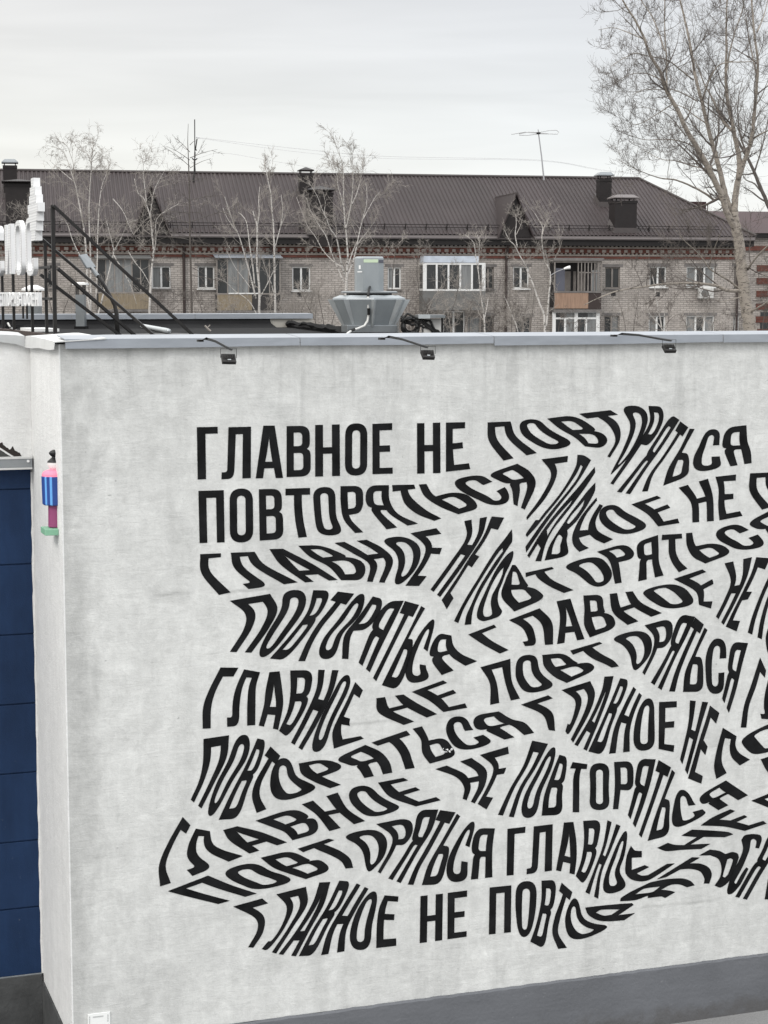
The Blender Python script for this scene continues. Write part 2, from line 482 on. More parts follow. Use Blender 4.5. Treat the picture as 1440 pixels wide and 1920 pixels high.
# ------------------------------------------------------------------ the mural lettering
# A letter is drawn in a unit square (u right, v down) and stretched between its own left and right
# edge curves, measured on the wall in the photograph (4.8 units to a pixel from each tile's corner).
TILE = {'A1': (300, 755), 'A2': (600, 755), 'A3': (900, 755), 'A4': (1140, 755),
        'B1': (300, 1025), 'B2': (600, 1025), 'B3': (900, 1025), 'B4': (1140, 1025),
        'C1': (290, 1295), 'C2': (590, 1295), 'C3': (890, 1295), 'C4': (1140, 1295),
        'D1': (290, 1535), 'D2': (590, 1535), 'D3': (890, 1535), 'D4': (1140, 1535)}
TS = {t: 4.8 for t in TILE}
TILE['E1'] = (980, 845); TS['E1'] = 8.0
TILE['E2'] = (840, 945); TS['E2'] = 8.347
GL = {
 'Г': ([(0,0),(1,0),(1,.125),(.40,.125),(.40,1),(0,1)], []),
 'П': ([(0,0),(1,0),(1,1),(.70,1),(.70,.135),(.30,.135),(.30,1),(0,1)], []),
 'Л': ([(0,0),(1,0),(1,1),(.65,1),(.65,.135),(.32,.135),(.28,1,.17),(-.25,1),(-.25,.87),(-.01,.87,.06)], []),
 'А': ([(0,0),(1,0),(1,1),(.74,1),(.70,.81),(.29,.81),(.26,1),(0,1)], [[(.5,.2),(.65,.69),(.31,.69)]]),
 'В': ([(0,0),(.97,0,.19),(.97,.40,.1),(.84,.455),(1,.51,.1),(1,1,.19),(0,1)],
       [[(.29,.125),(.66,.125,.08),(.66,.40,.08),(.29,.40)], [(.29,.53),(.70,.53,.08),(.70,.875,.08),(.29,.875)]]),
 'Н': ([(0,0),(.31,0),(.31,.44),(.69,.44),(.69,0),(1,0),(1,1),(.69,1),(.69,.56),(.31,.56),(.31,1),(0,1)], []),
 'О': ([(0,0,.23),(1,0,.23),(1,1,.23),(0,1,.23)], [[(.31,.13,.09),(.69,.13,.09),(.69,.87,.09),(.31,.87,.09)]]),
 'Е': ([(0,0),(1,0),(1,.13),(.35,.13),(.35,.44),(.88,.44),(.88,.56),(.35,.56),(.35,.885),(1,.885),(1,1),(0,1)], []),
 'Т': ([(0,0),(1,0),(1,.135),(.66,.135),(.66,1),(.35,1),(.35,.135),(0,.135)], []),
 'Р': ([(0,0),(1,0,.2),(1,.59,.2),(.31,.59),(.31,1),(0,1)], [[(.31,.12),(.68,.12,.08),(.68,.47,.08),(.31,.47)]]),
 'Я': ([(1,0),(1,1),(.68,1),(.68,.575),(.38,.575,.1),(.35,1),(.03,1),(.05,.60,.08),(.15,.53),(0,.49,.12),(0,0,.2)],
       [[(.69,.12),(.69,.455),(.32,.455,.08),(.32,.12,.08)]]),
 'Ь': ([(0,0),(.31,0),(.31,.40),(1,.40,.19),(1,1,.19),(0,1)], [[(.31,.525),(.69,.525,.08),(.69,.875,.08),(.31,.875)]]),
 'С': ([(0,0,.23),(1,0,.23),(1,.36),(.69,.36),(.69,.125,.09),(.31,.125,.09),(.31,.875,.09),(.69,.875,.09),(.69,.65),(1,.65),(1,1,.23),(0,1,.23)], []),
}
GL['sign О'] = ([(0,0,.23),(1,0,.23),(1,1,.23),(0,1,.23)], [[(.17,.09,.16),(.83,.09,.16),(.83,.91,.16),(.17,.91,.16)]])
GL['sign С'] = ([(0,0,.23),(1,0,.23),(1,.30),(.83,.30),(.83,.09,.16),(.17,.09,.16),(.17,.91,.16),(.83,.91,.16),(.83,.70),(1,.70),(1,1,.23),(0,1,.23)], [])
MURAL = """
= ГЛАВНОЕ first line
A1 Г 332,222 340,690 | 517,218 522,682
A1 Л 617,222 606,686 | 817,217 815,677
A1 А 930,208 862,680 | 1030,207 1105,676
A1 В 1140,212 1140,668 | 1352,208 1355,660
A2 Н -43,202 -43,664 | 175,196 178,657
A2 О 228,188 224,656 | 424,186 422,652
A2 Е 472,192 473,642 | 647,185 652,637
= НЕ
A2 Н 873,186 875,637 | 1080,180 1082,632
A2 Е 1134,180 1134,620 | 1304,176 1303,380 1350,596
= ПОВТОРЯТЬСЯ
A3 П 68,178 82,345 210,520 | 273,170 325,305 508,452
A3 О 345,165 395,300 620,440 | 520,140 640,250 870,370
A3 В 605,143 720,235 850,310 945,392 | 860,110 1020,215 1140,320 1110,410
A3 Т 893,100 1058,205 1173,345 1122,475 | 1172,68 1322,170 1303,315 1194,500
A4 О 95,30 200,200 130,430 8,655 | 330,25 352,180 240,420 50,630
A4 Р 365,30 370,190 225,425 22,725 | 500,35 480,200 330,455 100,760
A4 Я 565,105 430,330 270,560 78,800 | 640,155 490,390 340,600 197,822
A4 Т 650,170 565,320 467,475 335,650 250,802 | 720,222 625,370 527,512 440,645 410,792
A4 Ь 735,235 650,410 545,590 497,745 | 870,245 745,430 728,560 725,660
A4 С 880,240 825,380 770,500 768,630 | 1010,240 1000,370 1005,490 1025,590
A4 Я 1060,225 1030,360 1040,450 1095,572 | 1243,203 1252,340 1282,440 1290,542
= ПОВТОРЯТЬСЯ second line
A1 П 346,795 357,1262 | 572,788 580,1255
A1 О 626,775 630,1260 | 833,772 838,1252
A1 В 890,780 898,1240 | 1098,775 1110,1225
A1 Т 1130,775 1130,920 1140,1070 1163,1220 | 1348,768 1350,910 1365,1050 1400,1200
A2 О -62,765 -58,900 -40,1080 -10,1200 | 135,755 138,900 150,1040 225,1185
A2 Р 185,752 187,905 215,1050 315,1172 | 385,748 387,880 395,1020 545,1150
A2 Я 425,745 412,880 465,990 590,1140 | 618,743 625,880 700,1000 880,1088
A2 Т 650,742 660,848 690,965 790,1040 960,1085 | 845,738 870,800 927,836 1048,937 1156,1018
A2 Ь 890,737 945,845 1080,935 1245,1003 | 1103,722 1180,790 1330,835 1450,945
A3 С -275,700 -160,800 0,880 120,935 | 0,640 100,705 225,765 280,890
A3 Я 50,648 170,700 270,765 300,912 | 335,550 450,625 498,740 402,960
= ГЛАВНОЕ
A3 Г 555,510 640,645 560,830 418,1030 | 790,480 765,630 650,865 430,1090
E1 * 822,62! 920,75 1022,140! 935,290 815,480 660,680 525,850 375,1050 215,1280 52,1525! 42,1440! 250,1140 400,940 540,770 690,590 820,410 900,240! 870,207! 812,330 660,560 505,770 355,950 195,1150 65,1290! 48,1265 60,1230 195,1040! 242,1042! 325,930 445,790 598,590 738,360 805,210
E1 * 1078,245! 1085,325! 965,510 812,720 715,850 580,1020 440,1200 335,1420 275,1655! 190,1655! 270,1460! 225,1395! 95,1605! 70,1570! 250,1270 400,1060 560,860 700,700 840,540 960,390 / 758,717! 690,790 608,880 472,1035 358,1190! 370,1280! 432,1170 525,1030 640,885 710,800
E1 * 1088,478! 1080,600 1000,760 900,920 800,1060 665,1190! 672,1250 655,1340 680,1530 600,1590 330,1645! 390,1450 480,1290 600,1110 700,960 830,790 960,620 / 930,732! 900,830 800,980 690,1098 660,1080 720,980 830,850 / 545,1258 595,1300 565,1420 560,1520 520,1550 430,1553! 450,1440 500,1320
E1 * 1105,705! 1112,745! 960,940 890,1080 850,1198! 980,1190! 1000,1080 1060,950 1155,802! 1200,825! 1120,970 1088,1080 1110,1180 1160,1230 1250,1280 1352,1328! 1220,1388! 1090,1330 1005,1258! 840,1305! 870,1370 920,1420 990,1458! 850,1515! 770,1430 742,1330 760,1220 850,1030 980,850
A4 О -85,950 -70,1060 10,1140 150,1200 | 70,905 150,980 280,1050 385,1120
A4 Е 212,915 355,1003 452,1112 | 440,838 572,920 640,1082
= НЕ
A4 Н 637,765 745,900 760,1077 | 898,685 942,850 950,1063
A4 Е 968,668 995,780 992,930 1003,1057 | 1150,647 1145,780 1150,900 1208,1018
= П
A4 П 1278,637 1277,800 1385,962 | 1475,628 1500,760 1640,880
= ГЛАВНОЕ third line
B1 Г 362,68 375,240 530,433 | 546,60 565,195 787,376
B1 Л 637,55 678,200 885,368 | 850,47 945,165 1238,320
B1 А 985,22 1090,165 1305,320 | 1107,20 1360,150 1597,298
B2 В -195,-8 -90,90 80,180 190,300 | 20,-15 200,60 390,150 400,300
B2 Н 130,-34 290,55 445,160 425,312 | 420,-62 570,20 655,130 580,323
B2 О 520,-65 670,40 705,170 648,345 | 780,-105 895,10 880,160 760,330
B2 Е 815,-121 915,-45 950,30 900,160 770,350 | 1045,-166 1120,-70 1105,40 1030,170 890,352
= НЕ
B2 Н 1300,-231 1315,-80 1180,130 995,385 | 1502,-268 1450,-90 1280,175 1080,452
B2 Е 1545,-271 1465,-85 1340,105 1225,290 1095,480 | 1655,-261 1545,-55 1405,140 1270,350 1140,560
= ПОВТОРЯТЬСЯ
E2 * 995,400! 1005,500 1000,590! 900,740 800,900 650,1130 520,1350 420,1560 375,1720 360,1880! 262,1888! 290,1740 370,1560 480,1320 600,1120 740,900 860,740! 855,685! 800,740 650,960 500,1200 350,1450 240,1650 158,1860! 95,1830! 180,1660 300,1440 450,1200 600,950 750,720 900,530
E2 * 1015,740 1010,840 960,960 900,1080 850,1220 790,1370 775,1500 800,1600 842,1680 800,1750 680,1800 550,1830 465,1790 455,1700 500,1550 570,1400 662,1200 750,1030 850,880 940,780 / 870,985! 850,1100 785,1250 690,1430 670,1550 690,1720 640,1760 570,1760 545,1690 570,1560 652,1330 738,1160 808,1055
B3 В 290,165 225,310 195,450 308,582 | 330,165 425,330 520,395 600,460
B3 Т 410,235 420,300 480,345 560,400 659,443 | 645,183 680,215 738,276 840,320 933,363
B3 О 715,175 850,232 935,295 1020,370 | 1050,70 1140,150 1185,240 1160,340
B4 Р -97,45 10,125 63,332 | 150,-30 240,70 250,300
B4 Я 255,-40 262,60 275,160 265,312 | 448,-104 453,10 458,140 497,258
B4 Т 487,-106 480,-20 478,70 500,160 551,265 | 662,-116 668,-40 680,50 725,120 796,160
B4 Ь 703,-121 710,-10 765,90 875,150 | 871,-135 935,-50 1050,0 1115,60
B4 С 945,-140 1000,-60 1090,-10 1190,40 | 1150,-215 1258,-155 1350,-105 1430,-5
A4 Я 1240,1085 1330,1130 1420,1160 1470,1290 | 1480,960 1600,1040 1650,1130 1600,1290
= ПОВТОРЯТЬСЯ fourth line
B1 П 630,487 765,600 755,740 630,945 | 990,425 1055,560 980,730 822,952
B1 О 1095,395 1090,560 960,790 865,985 | 1325,385 1290,570 1130,800 970,1000
B1 В 1380,392 1325,590 1170,800 990,1005 | 1545,395 1470,560 1320,780 1130,1020
B2 Т 160,405 40,545 -70,685 -172,850 -260,1028 | 305,423 175,600 65,735 -15,870 -73,1028
B2 О 330,420 170,650 30,830 -35,1010 | 425,430 350,620 200,790 140,1010
B2 Р 475,448 345,635 220,800 198,1007 | 575,475 520,620 410,790 375,1015
B2 Я 610,490 500,640 430,810 345,1040 | 752,487 650,700 545,910 447,1128
B2 Т 765,490 592,870 447,1149 | 890,525 688,910 534,1239
B2 Ь 910,535 790,780 670,1015 557,1245 | 1016,600 870,790 800,1040 705,1290
B2 С 990,650 865,840 780,1050 765,1240 | 1045,660 970,925 950,1075 1000,1200
B2 Я 1055,775 990,930 1000,1040 1085,1158 | 1180,800 1200,890 1270,965 1412,1030
= ГЛАВНОЕ
B3 Г -105,790 30,880 178,960 | 125,702 210,795 370,885
B3 Л 262,660 390,740 455,890 | 535,555 645,680 655,878
B3 А 690,492 720,640 695,875 | 812,468 868,640 938,830
B3 В 930,440 940,560 938,700 988,815 | 1115,430 1120,560 1200,640 1225,730
B4 Н 15,425 45,590 175,703 | 220,402 300,505 482,597
B4 О 290,395 370,475 530,570 | 560,325 700,385 800,520
B4 Е 593,290 785,400 820,523 | 848,205 965,300 925,555
= НЕ
B4 Н 1050,150 1105,310 1050,470 972,628 | 1293,95 1250,270 1150,490 1040,702
B4 Е 1335,95 1285,250 1190,450 1120,590 1060,718 | 1455,105 1370,290 1285,440 1220,570 1155,760
= ПО
B4 П 1500,160 1390,390 1300,620 1258,772 | 1600,230 1470,450 1410,650 1382,832
B4 О 1460,680 1420,820 1440,1000 | 1600,700 1590,850 1600,1010
= ГЛАВНОЕ fifth line
B1 Г 545,1088 440,1295 388,1450 384,1636 | 703,1090 595,1290 565,1450 559,1630
B1 Л 757,1105 685,1270 655,1420 655,1616 | 898,1130 862,1260 857,1430 855,1604
B1 А 985,1130 952,1290 935,1430 889,1608 | 1075,1122 1098,1290 1105,1430 1062,1646
B1 В 1172,1115 1175,1290 1150,1470 1072,1656 | 1385,1110 1360,1280 1300,1466 1152,1720
B2 Н -15,1108 -35,1290 -140,1530 -260,1762 | 165,1112 110,1310 -20,1580 -163,1828
B2 О 205,1150 120,1310 0,1560 -105,1850 | 285,1160 245,1310 110,1590 40,1840
C2 Е 365,-76 290,90 205,260 160,380 172,520 | 432,-5 375,130 325,290 380,380 440,430
= НЕ
C2 Н 555,68 580,200 800,307 | 798,35 920,112 1100,210
C2 Е 875,10 1030,88 1158,190 | 1155,-92 1290,-5 1370,152
= ПОВТОРЯТЬСЯ
B3 П 5,1085 88,1230 92,1421 | 270,1010 285,1210 357,1366
B3 О 330,985 325,1180 410,1335 | 510,965 545,1130 700,1260
B3 В 560,975 580,1080 670,1170 780,1225 | 770,955 870,1035 990,1050 1050,1105
B3 Т 812,935 860,1000 935,1055 1030,1085 1110,1098 | 1075,857 1120,885 1190,930 1280,990 1320,1065
B4 О -5,825 130,885 200,985 215,1110 | 300,735 385,830 380,960 275,1110
B4 Р 330,708 412,810 395,950 310,1132 | 575,640 575,790 500,950 370,1200
B4 Я 645,605 580,790 530,960 383,1220 | 782,632 700,815 595,1020 480,1288
B4 Т 785,638 710,790 628,962 555,1130 494,1298 | 860,700 795,850 730,1010 680,1160 655,1306
B4 Ь 868,730 770,950 695,1130 675,1305 | 950,790 860,960 855,1130 858,1305
B4 С 925,825 880,1000 880,1160 895,1325 | 1055,830 1062,990 1045,1140 1040,1320
B4 Я 1110,855 1085,1030 1065,1180 1025,1361 | 1258,868 1205,1060 1150,1290 1087,1494
= ГЛ
B4 Г 1368,998 1290,1240 1225,1430 1195,1626 | 1420,1115 1390,1280 1330,1440 1315,1626
B4 Л 1440,1200 1412,1330 1405,1440 1425,1550 | 1600,1230 1590,1350 1585,1450 1600,1560
= ПОВТОРЯТЬСЯ sixth line
C1 П 440,435 435,640 400,810 325,980 | 667,402 645,600 530,840 420,1058
C1 О 735,400 665,620 550,850 455,1120 | 870,395 830,600 690,830 540,1130
C1 В 925,430 820,670 690,920 577,1160 | 1010,450 940,680 840,880 760,1150
C1 Т 1042,503 945,650 845,815 800,960 822,1135 | 1128,585 1060,725 1015,840 1020,945 1096,1030
C1 О 1090,610 1045,770 1050,910 1130,1015 | 1225,605 1270,760 1380,825 1500,880
C2 Р -143,655 -115,750 0,820 138,876 | 80,615 200,650 300,710 450,780
C2 Я 165,620 290,660 375,700 440,785 | 455,488 590,550 670,640 697,735
C2 Т 512,467 610,520 675,593 705,660 723,720 | 825,360 885,430 933,513 960,600 988,680
C2 Ь 883,342 955,440 970,560 1035,655 | 1147,275 1160,400 1215,480 1290,585
C2 С 1195,240 1185,370 1240,480 1340,550 | 1360,225 1420,345 1520,400 1620,470
C3 Я -20,225 5,330 110,375 260,440 | 215,187 330,255 450,290 533,378
= ГЛАВНОЕ
C3 Г 418,125 610,215 667,352 | 660,42 810,153 805,372
C3 Л 783,-6 900,80 895,200 830,385 | 1038,-86 1080,30 1030,200 885,465
C3 А 1168,-126 1140,10 1040,240 898,483 | 1248,-131 1205,40 1110,290 1008,538
C3 В 1310,-112 1235,70 1140,290 1023,545 | 1395,-95 1330,80 1230,310 1160,580
C4 Н 228,-34 140,140 55,340 10,566 | 302,42 235,200 195,360 193,546
C4 О 315,70 258,230 230,390 235,545 | 415,70 415,230 418,390 415,530
C4 Е 460,103 455,523 | 617,95 612,300 588,550
= НЕ
C4 Н 738,88 725,280 690,450 648,618 | 898,105 835,310 775,530 714,752
C4 Е 918,135 875,280 820,450 770,620 720,788 | 1000,200 945,380 892,555 865,690 838,835
= ПОВ
C4 П 1033,335 980,530 955,680 975,792 | 1155,410 1145,490 1180,560 1275,620
C4 О 1180,430 1240,520 1330,590 | 1520,260 1620,340 1680,470
C4 В 1375,618 1430,720 1530,820 | 1600,540 1650,650 1700,750
= ГЛАВНОЕ seventh line
D1 Г 252,-14 120,220 40,420 50,607 | 320,58 225,255 185,425 282,535
D1 Л 370,90 305,240 305,360 430,478 | 495,112 520,220 610,280 792,335
D1 А 617,102 680,200 852,312 | 743,68 960,122 1190,212
D1 В 908,18 1060,75 1170,120 1240,192 | 1260,-100 1380,-40 1460,30 1470,130
C2 Н -115,1022 20,1120 132,1262 | 205,917 295,1065 452,1172
C2 О 295,880 325,1000 410,1090 520,1150 | 490,840 580,940 690,1005 810,1055
C2 Е 570,828 680,955 910,1040 | 797,785 960,870 1132,985
= НЕ
C2 Н 1087,705 1270,775 1345,870 1333,972 | 1410,605 1540,710 1530,850 1440,1012
C3 Е 48,578 150,660 165,735 110,870 28,1018 | 297,505 310,620 288,715 225,850 105,1067
= ПОВТОРЯТЬСЯ
C3 П 518,450 440,670 320,880 210,1115 | 658,478 550,690 430,890 350,1138
C3 О 670,515 560,730 450,940 400,1145 | 745,505 690,700 595,920 560,1140
C3 В 763,577 690,760 625,950 603,1123 | 840,600 815,780 785,930 795,1115
C3 Т 882,643 830,780 823,930 819,1092 | 1012,662 1000,770 1000,920 1000,1092
C3 О 1030,655 1040,870 1030,1075 | 1215,650 1205,870 1215,1070
C3 Р 1255,642 1262,850 1245,1065 | 1425,632 1425,860 1390,1062
C4 Я 275,612 250,760 225,920 177,1115 | 427,618 385,810 325,1010 245,1230
C4 Т 455,625 352,970 253,1262 | 565,690 450,1005 325,1350
C4 Ь 575,712 500,920 420,1140 357,1350 | 662,800 575,960 550,1120 555,1300
C4 С 620,890 590,1040 575,1150 590,1260 | 715,895 780,1020 850,1070 895,1110
C4 Я 810,950 840,1010 900,1030 985,1078 | 1060,808 1125,852 1190,895 1257,940
= Г
C4 Г 1290,990 1440,1050 1580,1120 | 1500,905 1600,1000 1750,1060
= ПОВТОРЯТЬСЯ eighth line
D1 П 118,652 320,705 572,766 | 480,512 690,598 917,673
D1 О 590,470 690,550 810,605 930,650 | 900,380 1030,465 1150,505 1280,560
D1 В 955,352 1070,440 1200,490 1360,542 | 1240,280 1390,360 1500,380 1600,460
D2 Т -153,270 -60,325 55,372 150,410 205,455 | 125,180 220,205 320,250 400,330 416,432
D2 О 215,155 370,225 440,320 460,480 | 560,75 645,190 630,320 530,465
D2 Р 555,48 690,150 680,270 568,478 | 860,-15 880,110 800,280 645,520
D2 Я 925,-80 895,100 830,270 660,535 | 1110,-82 1050,100 920,310 773,577
D2 Т 1130,-77 1050,85 958,255 860,430 783,588 | 1265,-57 1165,130 1072,300 985,450 941,596
D2 Ь 1280,-44 1150,190 1025,410 965,596 | 1370,25 1240,220 1190,380 1140,590
D2 С 1390,25 1285,190 1200,370 1175,570 | 1455,30 1395,240 1375,400 1375,565
D3 Я 10,85 -25,240 -25,380 -40,547 | 180,88 160,240 155,380 157,525
= ГЛАВНОЕ
D3 Г 295,92 292,300 288,510 | 455,73 445,280 438,500
D3 Л 532,70 522,300 512,492 | 700,50 693,465
D3 А 803,35 785,170 760,310 732,463 | 887,30 912,200 915,350 897,500
D3 В 977,20 985,190 960,370 910,515 | 1150,10 1110,210 1080,360 985,600
D3 Н 1195,15 1155,240 1075,460 997,660 | 1310,65 1220,290 1140,490 1110,718
D3 О 1330,115 1240,330 1165,540 1150,700 | 1385,110 1345,330 1305,480 1400,620
D4 * 205,245! 240,285 302,292! 302,345! 212,350! 212,462! 330,418! 368,435! 255,492! 300,512 360,508! 530,407! 600,402! 380,545 300,563 210,545 160,495 155,440 170,330
= НЕ
D4 * 660,152! 755,98! 950,108 1080,120 1125,140! 1050,165! 860,162! 740,232! 920,225! 840,270! 650,280 520,290 443,262! 537,218! 600,235 685,238! 800,165!
C4 * 833,1212! 940,1140 1100,1068! 1142,1082! 1000,1160! 1100,1168! 1225,1120! 1252,1135! 1155,1182! 1265,1212! 1395,1172! 1425,1195! 1230,1260! 1050,1222
= ГЛАВНОЕ ninth line
D1 Г 708,790 900,890 925,1000 843,1155 | 967,718 1087,840 1050,1035 953,1165
D1 Л 1097,680 1190,800 1130,990 990,1180 | 1360,613 1370,770 1240,980 1092,1212
D1 А 1483,574 1420,760 1280,1000 1116,1218 | 1578,570 1520,770 1400,990 1270,1236
D2 В 222,558 110,790 -20,1000 -142,1235 | 335,565 240,770 120,960 -5,1230
D2 Н 378,583 245,800 120,1020 58,1226 | 482,630 370,820 285,1000 265,1192
D2 О 480,660 375,840 320,1020 325,1185 | 575,650 545,820 512,980 505,1175
D2 Е 630,690 580,810 560,960 555,1162 | 752,700 740,820 730,960 732,1142
= НЕ
D2 Н 953,697 946,1118 | 1152,675 1145,1092
D2 Е 1198,668 1195,1083 | 1370,646 1365,1060
= ПОВТОРЯТЬСЯ
D3 П 135,620 128,1040 | 328,600 323,1020
D3 О 375,565 368,800 395,1065 | 560,560 545,830 495,1060
D3 В 602,558 600,730 560,930 502,1105 | 745,550 715,760 665,930 630,1175
D3 Т 782,577 738,715 667,880 643,1030 667,1180 | 877,660 838,790 820,900 805,1030 909,1150
D3 О 860,720 815,900 840,1040 930,1110 | 935,715 970,880 1080,945 1260,960
D3 * 995,800! 1120,785 1300,768 1415,760! 1428,775! 1290,868! 1400,855 1442,848! 1345,912! 1200,922 1100,910 1020,860 / 1088,845! 1130,820 1200,815 1305,815! 1230,865! 1160,872
D4 * 110,742! 115,715 200,660 380,573! 520,545 670,538 740,560 778,598! 710,615! 640,590 560,595 475,640! 540,645 603,660! 512,712! 480,698 358,712! 360,690! 250,730 / 245,680! 320,630 470,608! 400,660
D4 * 437,545! 755,347! 825,350! 735,402! 830,405 905,440 932,500 910,582! 862,582! 868,540 830,475 740,450 650,455! 520,525!
D4 * 820,330! 915,278! 1000,290 1055,318! 1120,300 1165,315 1175,350 1130,470 1080,570 1010,618 960,600! 1010,520 1020,430 990,360 920,328! / 1072,365! 1100,355 1125,370 1080,500 1050,530! 1030,520
D4 * 1200,190! 1230,150 1310,138 1370,150 1382,185 1358,265! 1327,262! 1335,200 1310,180 1285,195 1270,280 1210,430 1135,570 1150,588 1200,500 1243,438! 1262,450! 1190,590 1120,670 1080,678 1072,640 1110,510 1190,350 1215,270
D4 Я 1450,120 1380,300 1290,440 1143,700 | 1560,150 1480,330 1370,510 1248,727
= Г
D4 Г 1440,540 1410,725 | 1600,520 1600,720
"""
def crom(P, t):
    """uniform Catmull-Rom through P, t in 0..1 (runs on straight beyond the ends)"""
    n = len(P) - 1
    if n == 1:
        return P[0] + (P[1] - P[0]) * t
    s = min(max(t, 0.0), 1.0) * n
    i = min(int(s), n - 1); s -= i
    p1, p2 = P[i], P[i + 1]
    p0 = P[i - 1] if i > 0 else p1 * 2 - p2
    p3 = P[i + 2] if i + 2 <= n else p2 * 2 - p1
    return 0.5 * ((2 * p1) + (p2 - p0) * s + (2 * p0 - 5 * p1 + 4 * p2 - p3) * s * s + (3 * p1 - p0 - 3 * p2 + p3) * s ** 3)
ASP = .47
def rounded(poly):
    """unit-square polygon with corner radii -> densely sampled loop"""
    out = []
    n = len(poly)
    P = [Vector((p[0] * ASP, p[1])) for p in poly]
    for i in range(n):
        a, b, c = P[i - 1], P[i], P[(i + 1) % n]
        r = poly[i][2] if len(poly[i]) > 2 else 0
        if r:
            da, dc = (a - b), (c - b)
            ra = min(r, da.length * .5); rc = min(r, dc.length * .5)
            s, e = b + da.normalized() * ra, b + dc.normalized() * rc
            for k in range(8):
                t = k / 7
                # a superelliptic corner, fuller than a parabola
                q = s * (1 - t) ** 2 + b * 2 * t * (1 - t) + e * t * t
                out.append(q)
        else:
            out.append(b)
    dense = []
    for i in range(len(out)):
        a, b = out[i], out[(i + 1) % len(out)]
        k = max(1, int((b - a).length / .05))
        for j in range(k):
            q = a + (b - a) * (j / k)
            dense.append((q.x / ASP, q.y))
    return dense
def smooth_loop(txt):
    pts, sharp = [], []
    for w in txt.split():
        sharp.append(w.endswith('!'))
        a, b = w.rstrip('!').split(',')
        pts.append(Vector((float(a), float(b))))
    n = len(pts)
    out = []
    for i in range(n):
        p1, p2 = pts[i], pts[(i + 1) % n]
        p0 = p1 * 2 - p2 if sharp[i] else pts[i - 1]
        p3 = p2 * 2 - p1 if sharp[(i + 1) % n] else pts[(i + 2) % n]
        d = (p2 - p1).length
        # limit neighbours so that uneven spacing does not overshoot
        v0 = p1 - p0; v3 = p3 - p2
        if v0.length > d: p0 = p1 - v0 * (d / v0.length)
        if v3.length > d: p3 = p2 + v3 * (d / v3.length)
        for k in range(5):
            s = k / 5
            out.append(0.5 * ((2 * p1) + (p2 - p0) * s + (2 * p0 - 5 * p1 + 4 * p2 - p3) * s * s + (3 * p1 - p0 - 3 * p2 + p3) * s ** 3))
    return out
def letter_loops(line):
    """photo-pixel loops of one letter: outline first, holes after"""
    tile, ch, rest = line.split(' ', 2)
    ox, oy = TILE[tile]; sc = TS[tile]
    fix = lambda q: (ox + q.x / sc, oy + q.y / sc)
    if ch == '*':
        return [[fix(q) for q in smooth_loop(part)] for part in rest.split('/')]
    L, Rr = [[Vector([float(c) for c in w.split(',')]) for w in side.split()] for side in rest.split('|')]
    outer, holes = GL[ch]
    res = []
    for poly in [outer] + holes:
        loop = []
        for u, v in rounded(poly):
            a, b = crom(L, v), crom(Rr, v)
            loop.append(fix(a + (b - a) * u))
        res.append(loop)
    return res
def swell(loop, d, hole):
    """push a loop outwards by d pixels (inwards for a hole), like paint that spread past its tape"""
    n = len(loop)
    area = sum(loop[i][0] * loop[(i + 1) % n][1] - loop[(i + 1) % n][0] * loop[i][1] for i in range(n))
    s = (1 if area > 0 else -1) * (-1 if hole else 1)
    out = []
    for i in range(n):
        a, b, c = Vector(loop[i - 1]), Vector(loop[i]), Vector(loop[(i + 1) % n])
        e, f = b - a, c - b
        if e.length < 1e-6 or f.length < 1e-6: out.append(tuple(b)); continue
        n1, n2 = Vector((e.y, -e.x)).normalized() * s, Vector((f.y, -f.x)).normalized() * s
        m = n1 + n2
        k = m.length_squared / 2
        out.append(tuple(b + m * (d / max(k, .6))))
    return out
def mural_words():
    word, words = None, []
    for ln in MURAL.strip().splitlines():
        if ln.startswith('='):
            word = []; words.append(word)
        else:
            word.append([swell(lp, .30, k > 0) for k, lp in enumerate(letter_loops(ln))])
    return words
# ------------------------------------------------------------------ ground
YAW = R_(70.805)
U = Vector((math.sin(YAW), math.cos(YAW), 0))        # along the mural wall, to the right
D = Vector((-U.y, U.x, 0))                           # into the building
P0 = at(125, 1270, 15.0); P0.z = 0
RZ = R_(90) - YAW
g0 = MB()
g0.quad((-600, -200, 0), (600, -200, 0), (600, 1500, 0), (-600, 1500, 0))
tag(g0.build('ground', M['ground']), kind='structure')

def loc(p):
    """world -> white building coordinates (x along the mural wall, y inwards, z up)"""
    q = p - P0
    return Vector((q.dot(U), q.dot(D), p.z))
def wall_px(x, y):
    return loc(hit(x, y, P0, D))
def roof_px(x, y, z):
    return loc(hitz(x, y, z))

# ------------------------------------------------------------------ white building with the mural
wb = empty('white_building', P0, RZ)
tag(wb, 'low white plastered building carrying the black lettering mural, with a navy sectional door', 'building')
RD = 1.55                        # depth of the door recess
ZP, ZC, ZT = .553, 6.335, 6.41   # top of plinth, underside and top of coping
ROOF = 6.10
b = MB(); b.box((0, 0, ZP), (12, .3, ZC + .03)); b.build('mural_wall', M['plaster_grey'], wb)
b = MB(); b.box((-.004, .002, ZP + .001), (.3, RD + .3, ZC + .028)); 
ret = MB(); ret.box((-.012, -.001, ZP), (-.0001, RD, ZC + .03)); ret.build('return_wall', M['plaster_white'], wb)
b.build('return_core', M['plaster_grey'], wb)
b = MB()
b.box((-6, RD, 5.26), (-.0125, RD + .3, ZC + .03))
b.box((-6, RD, .62), (-3.2, RD + .3, 5.26))
b.build('recess_wall', M['plaster_white'], wb)
b = MB(); rnd = random.Random(2)
rows = []
for i in range(161):
    x = -.03 + 12.03 * i / 160; z = ZP + rnd.uniform(-.006, .005)
    rows.append([(x, -.03, -.1), (x, -.03, z - .012), (x, -.022, z), (x, .0, z + .001), (x, .25, z), (x, .25, -.1)])
b.frustum(rows); b.build('plinth', M['plinth'], wb)
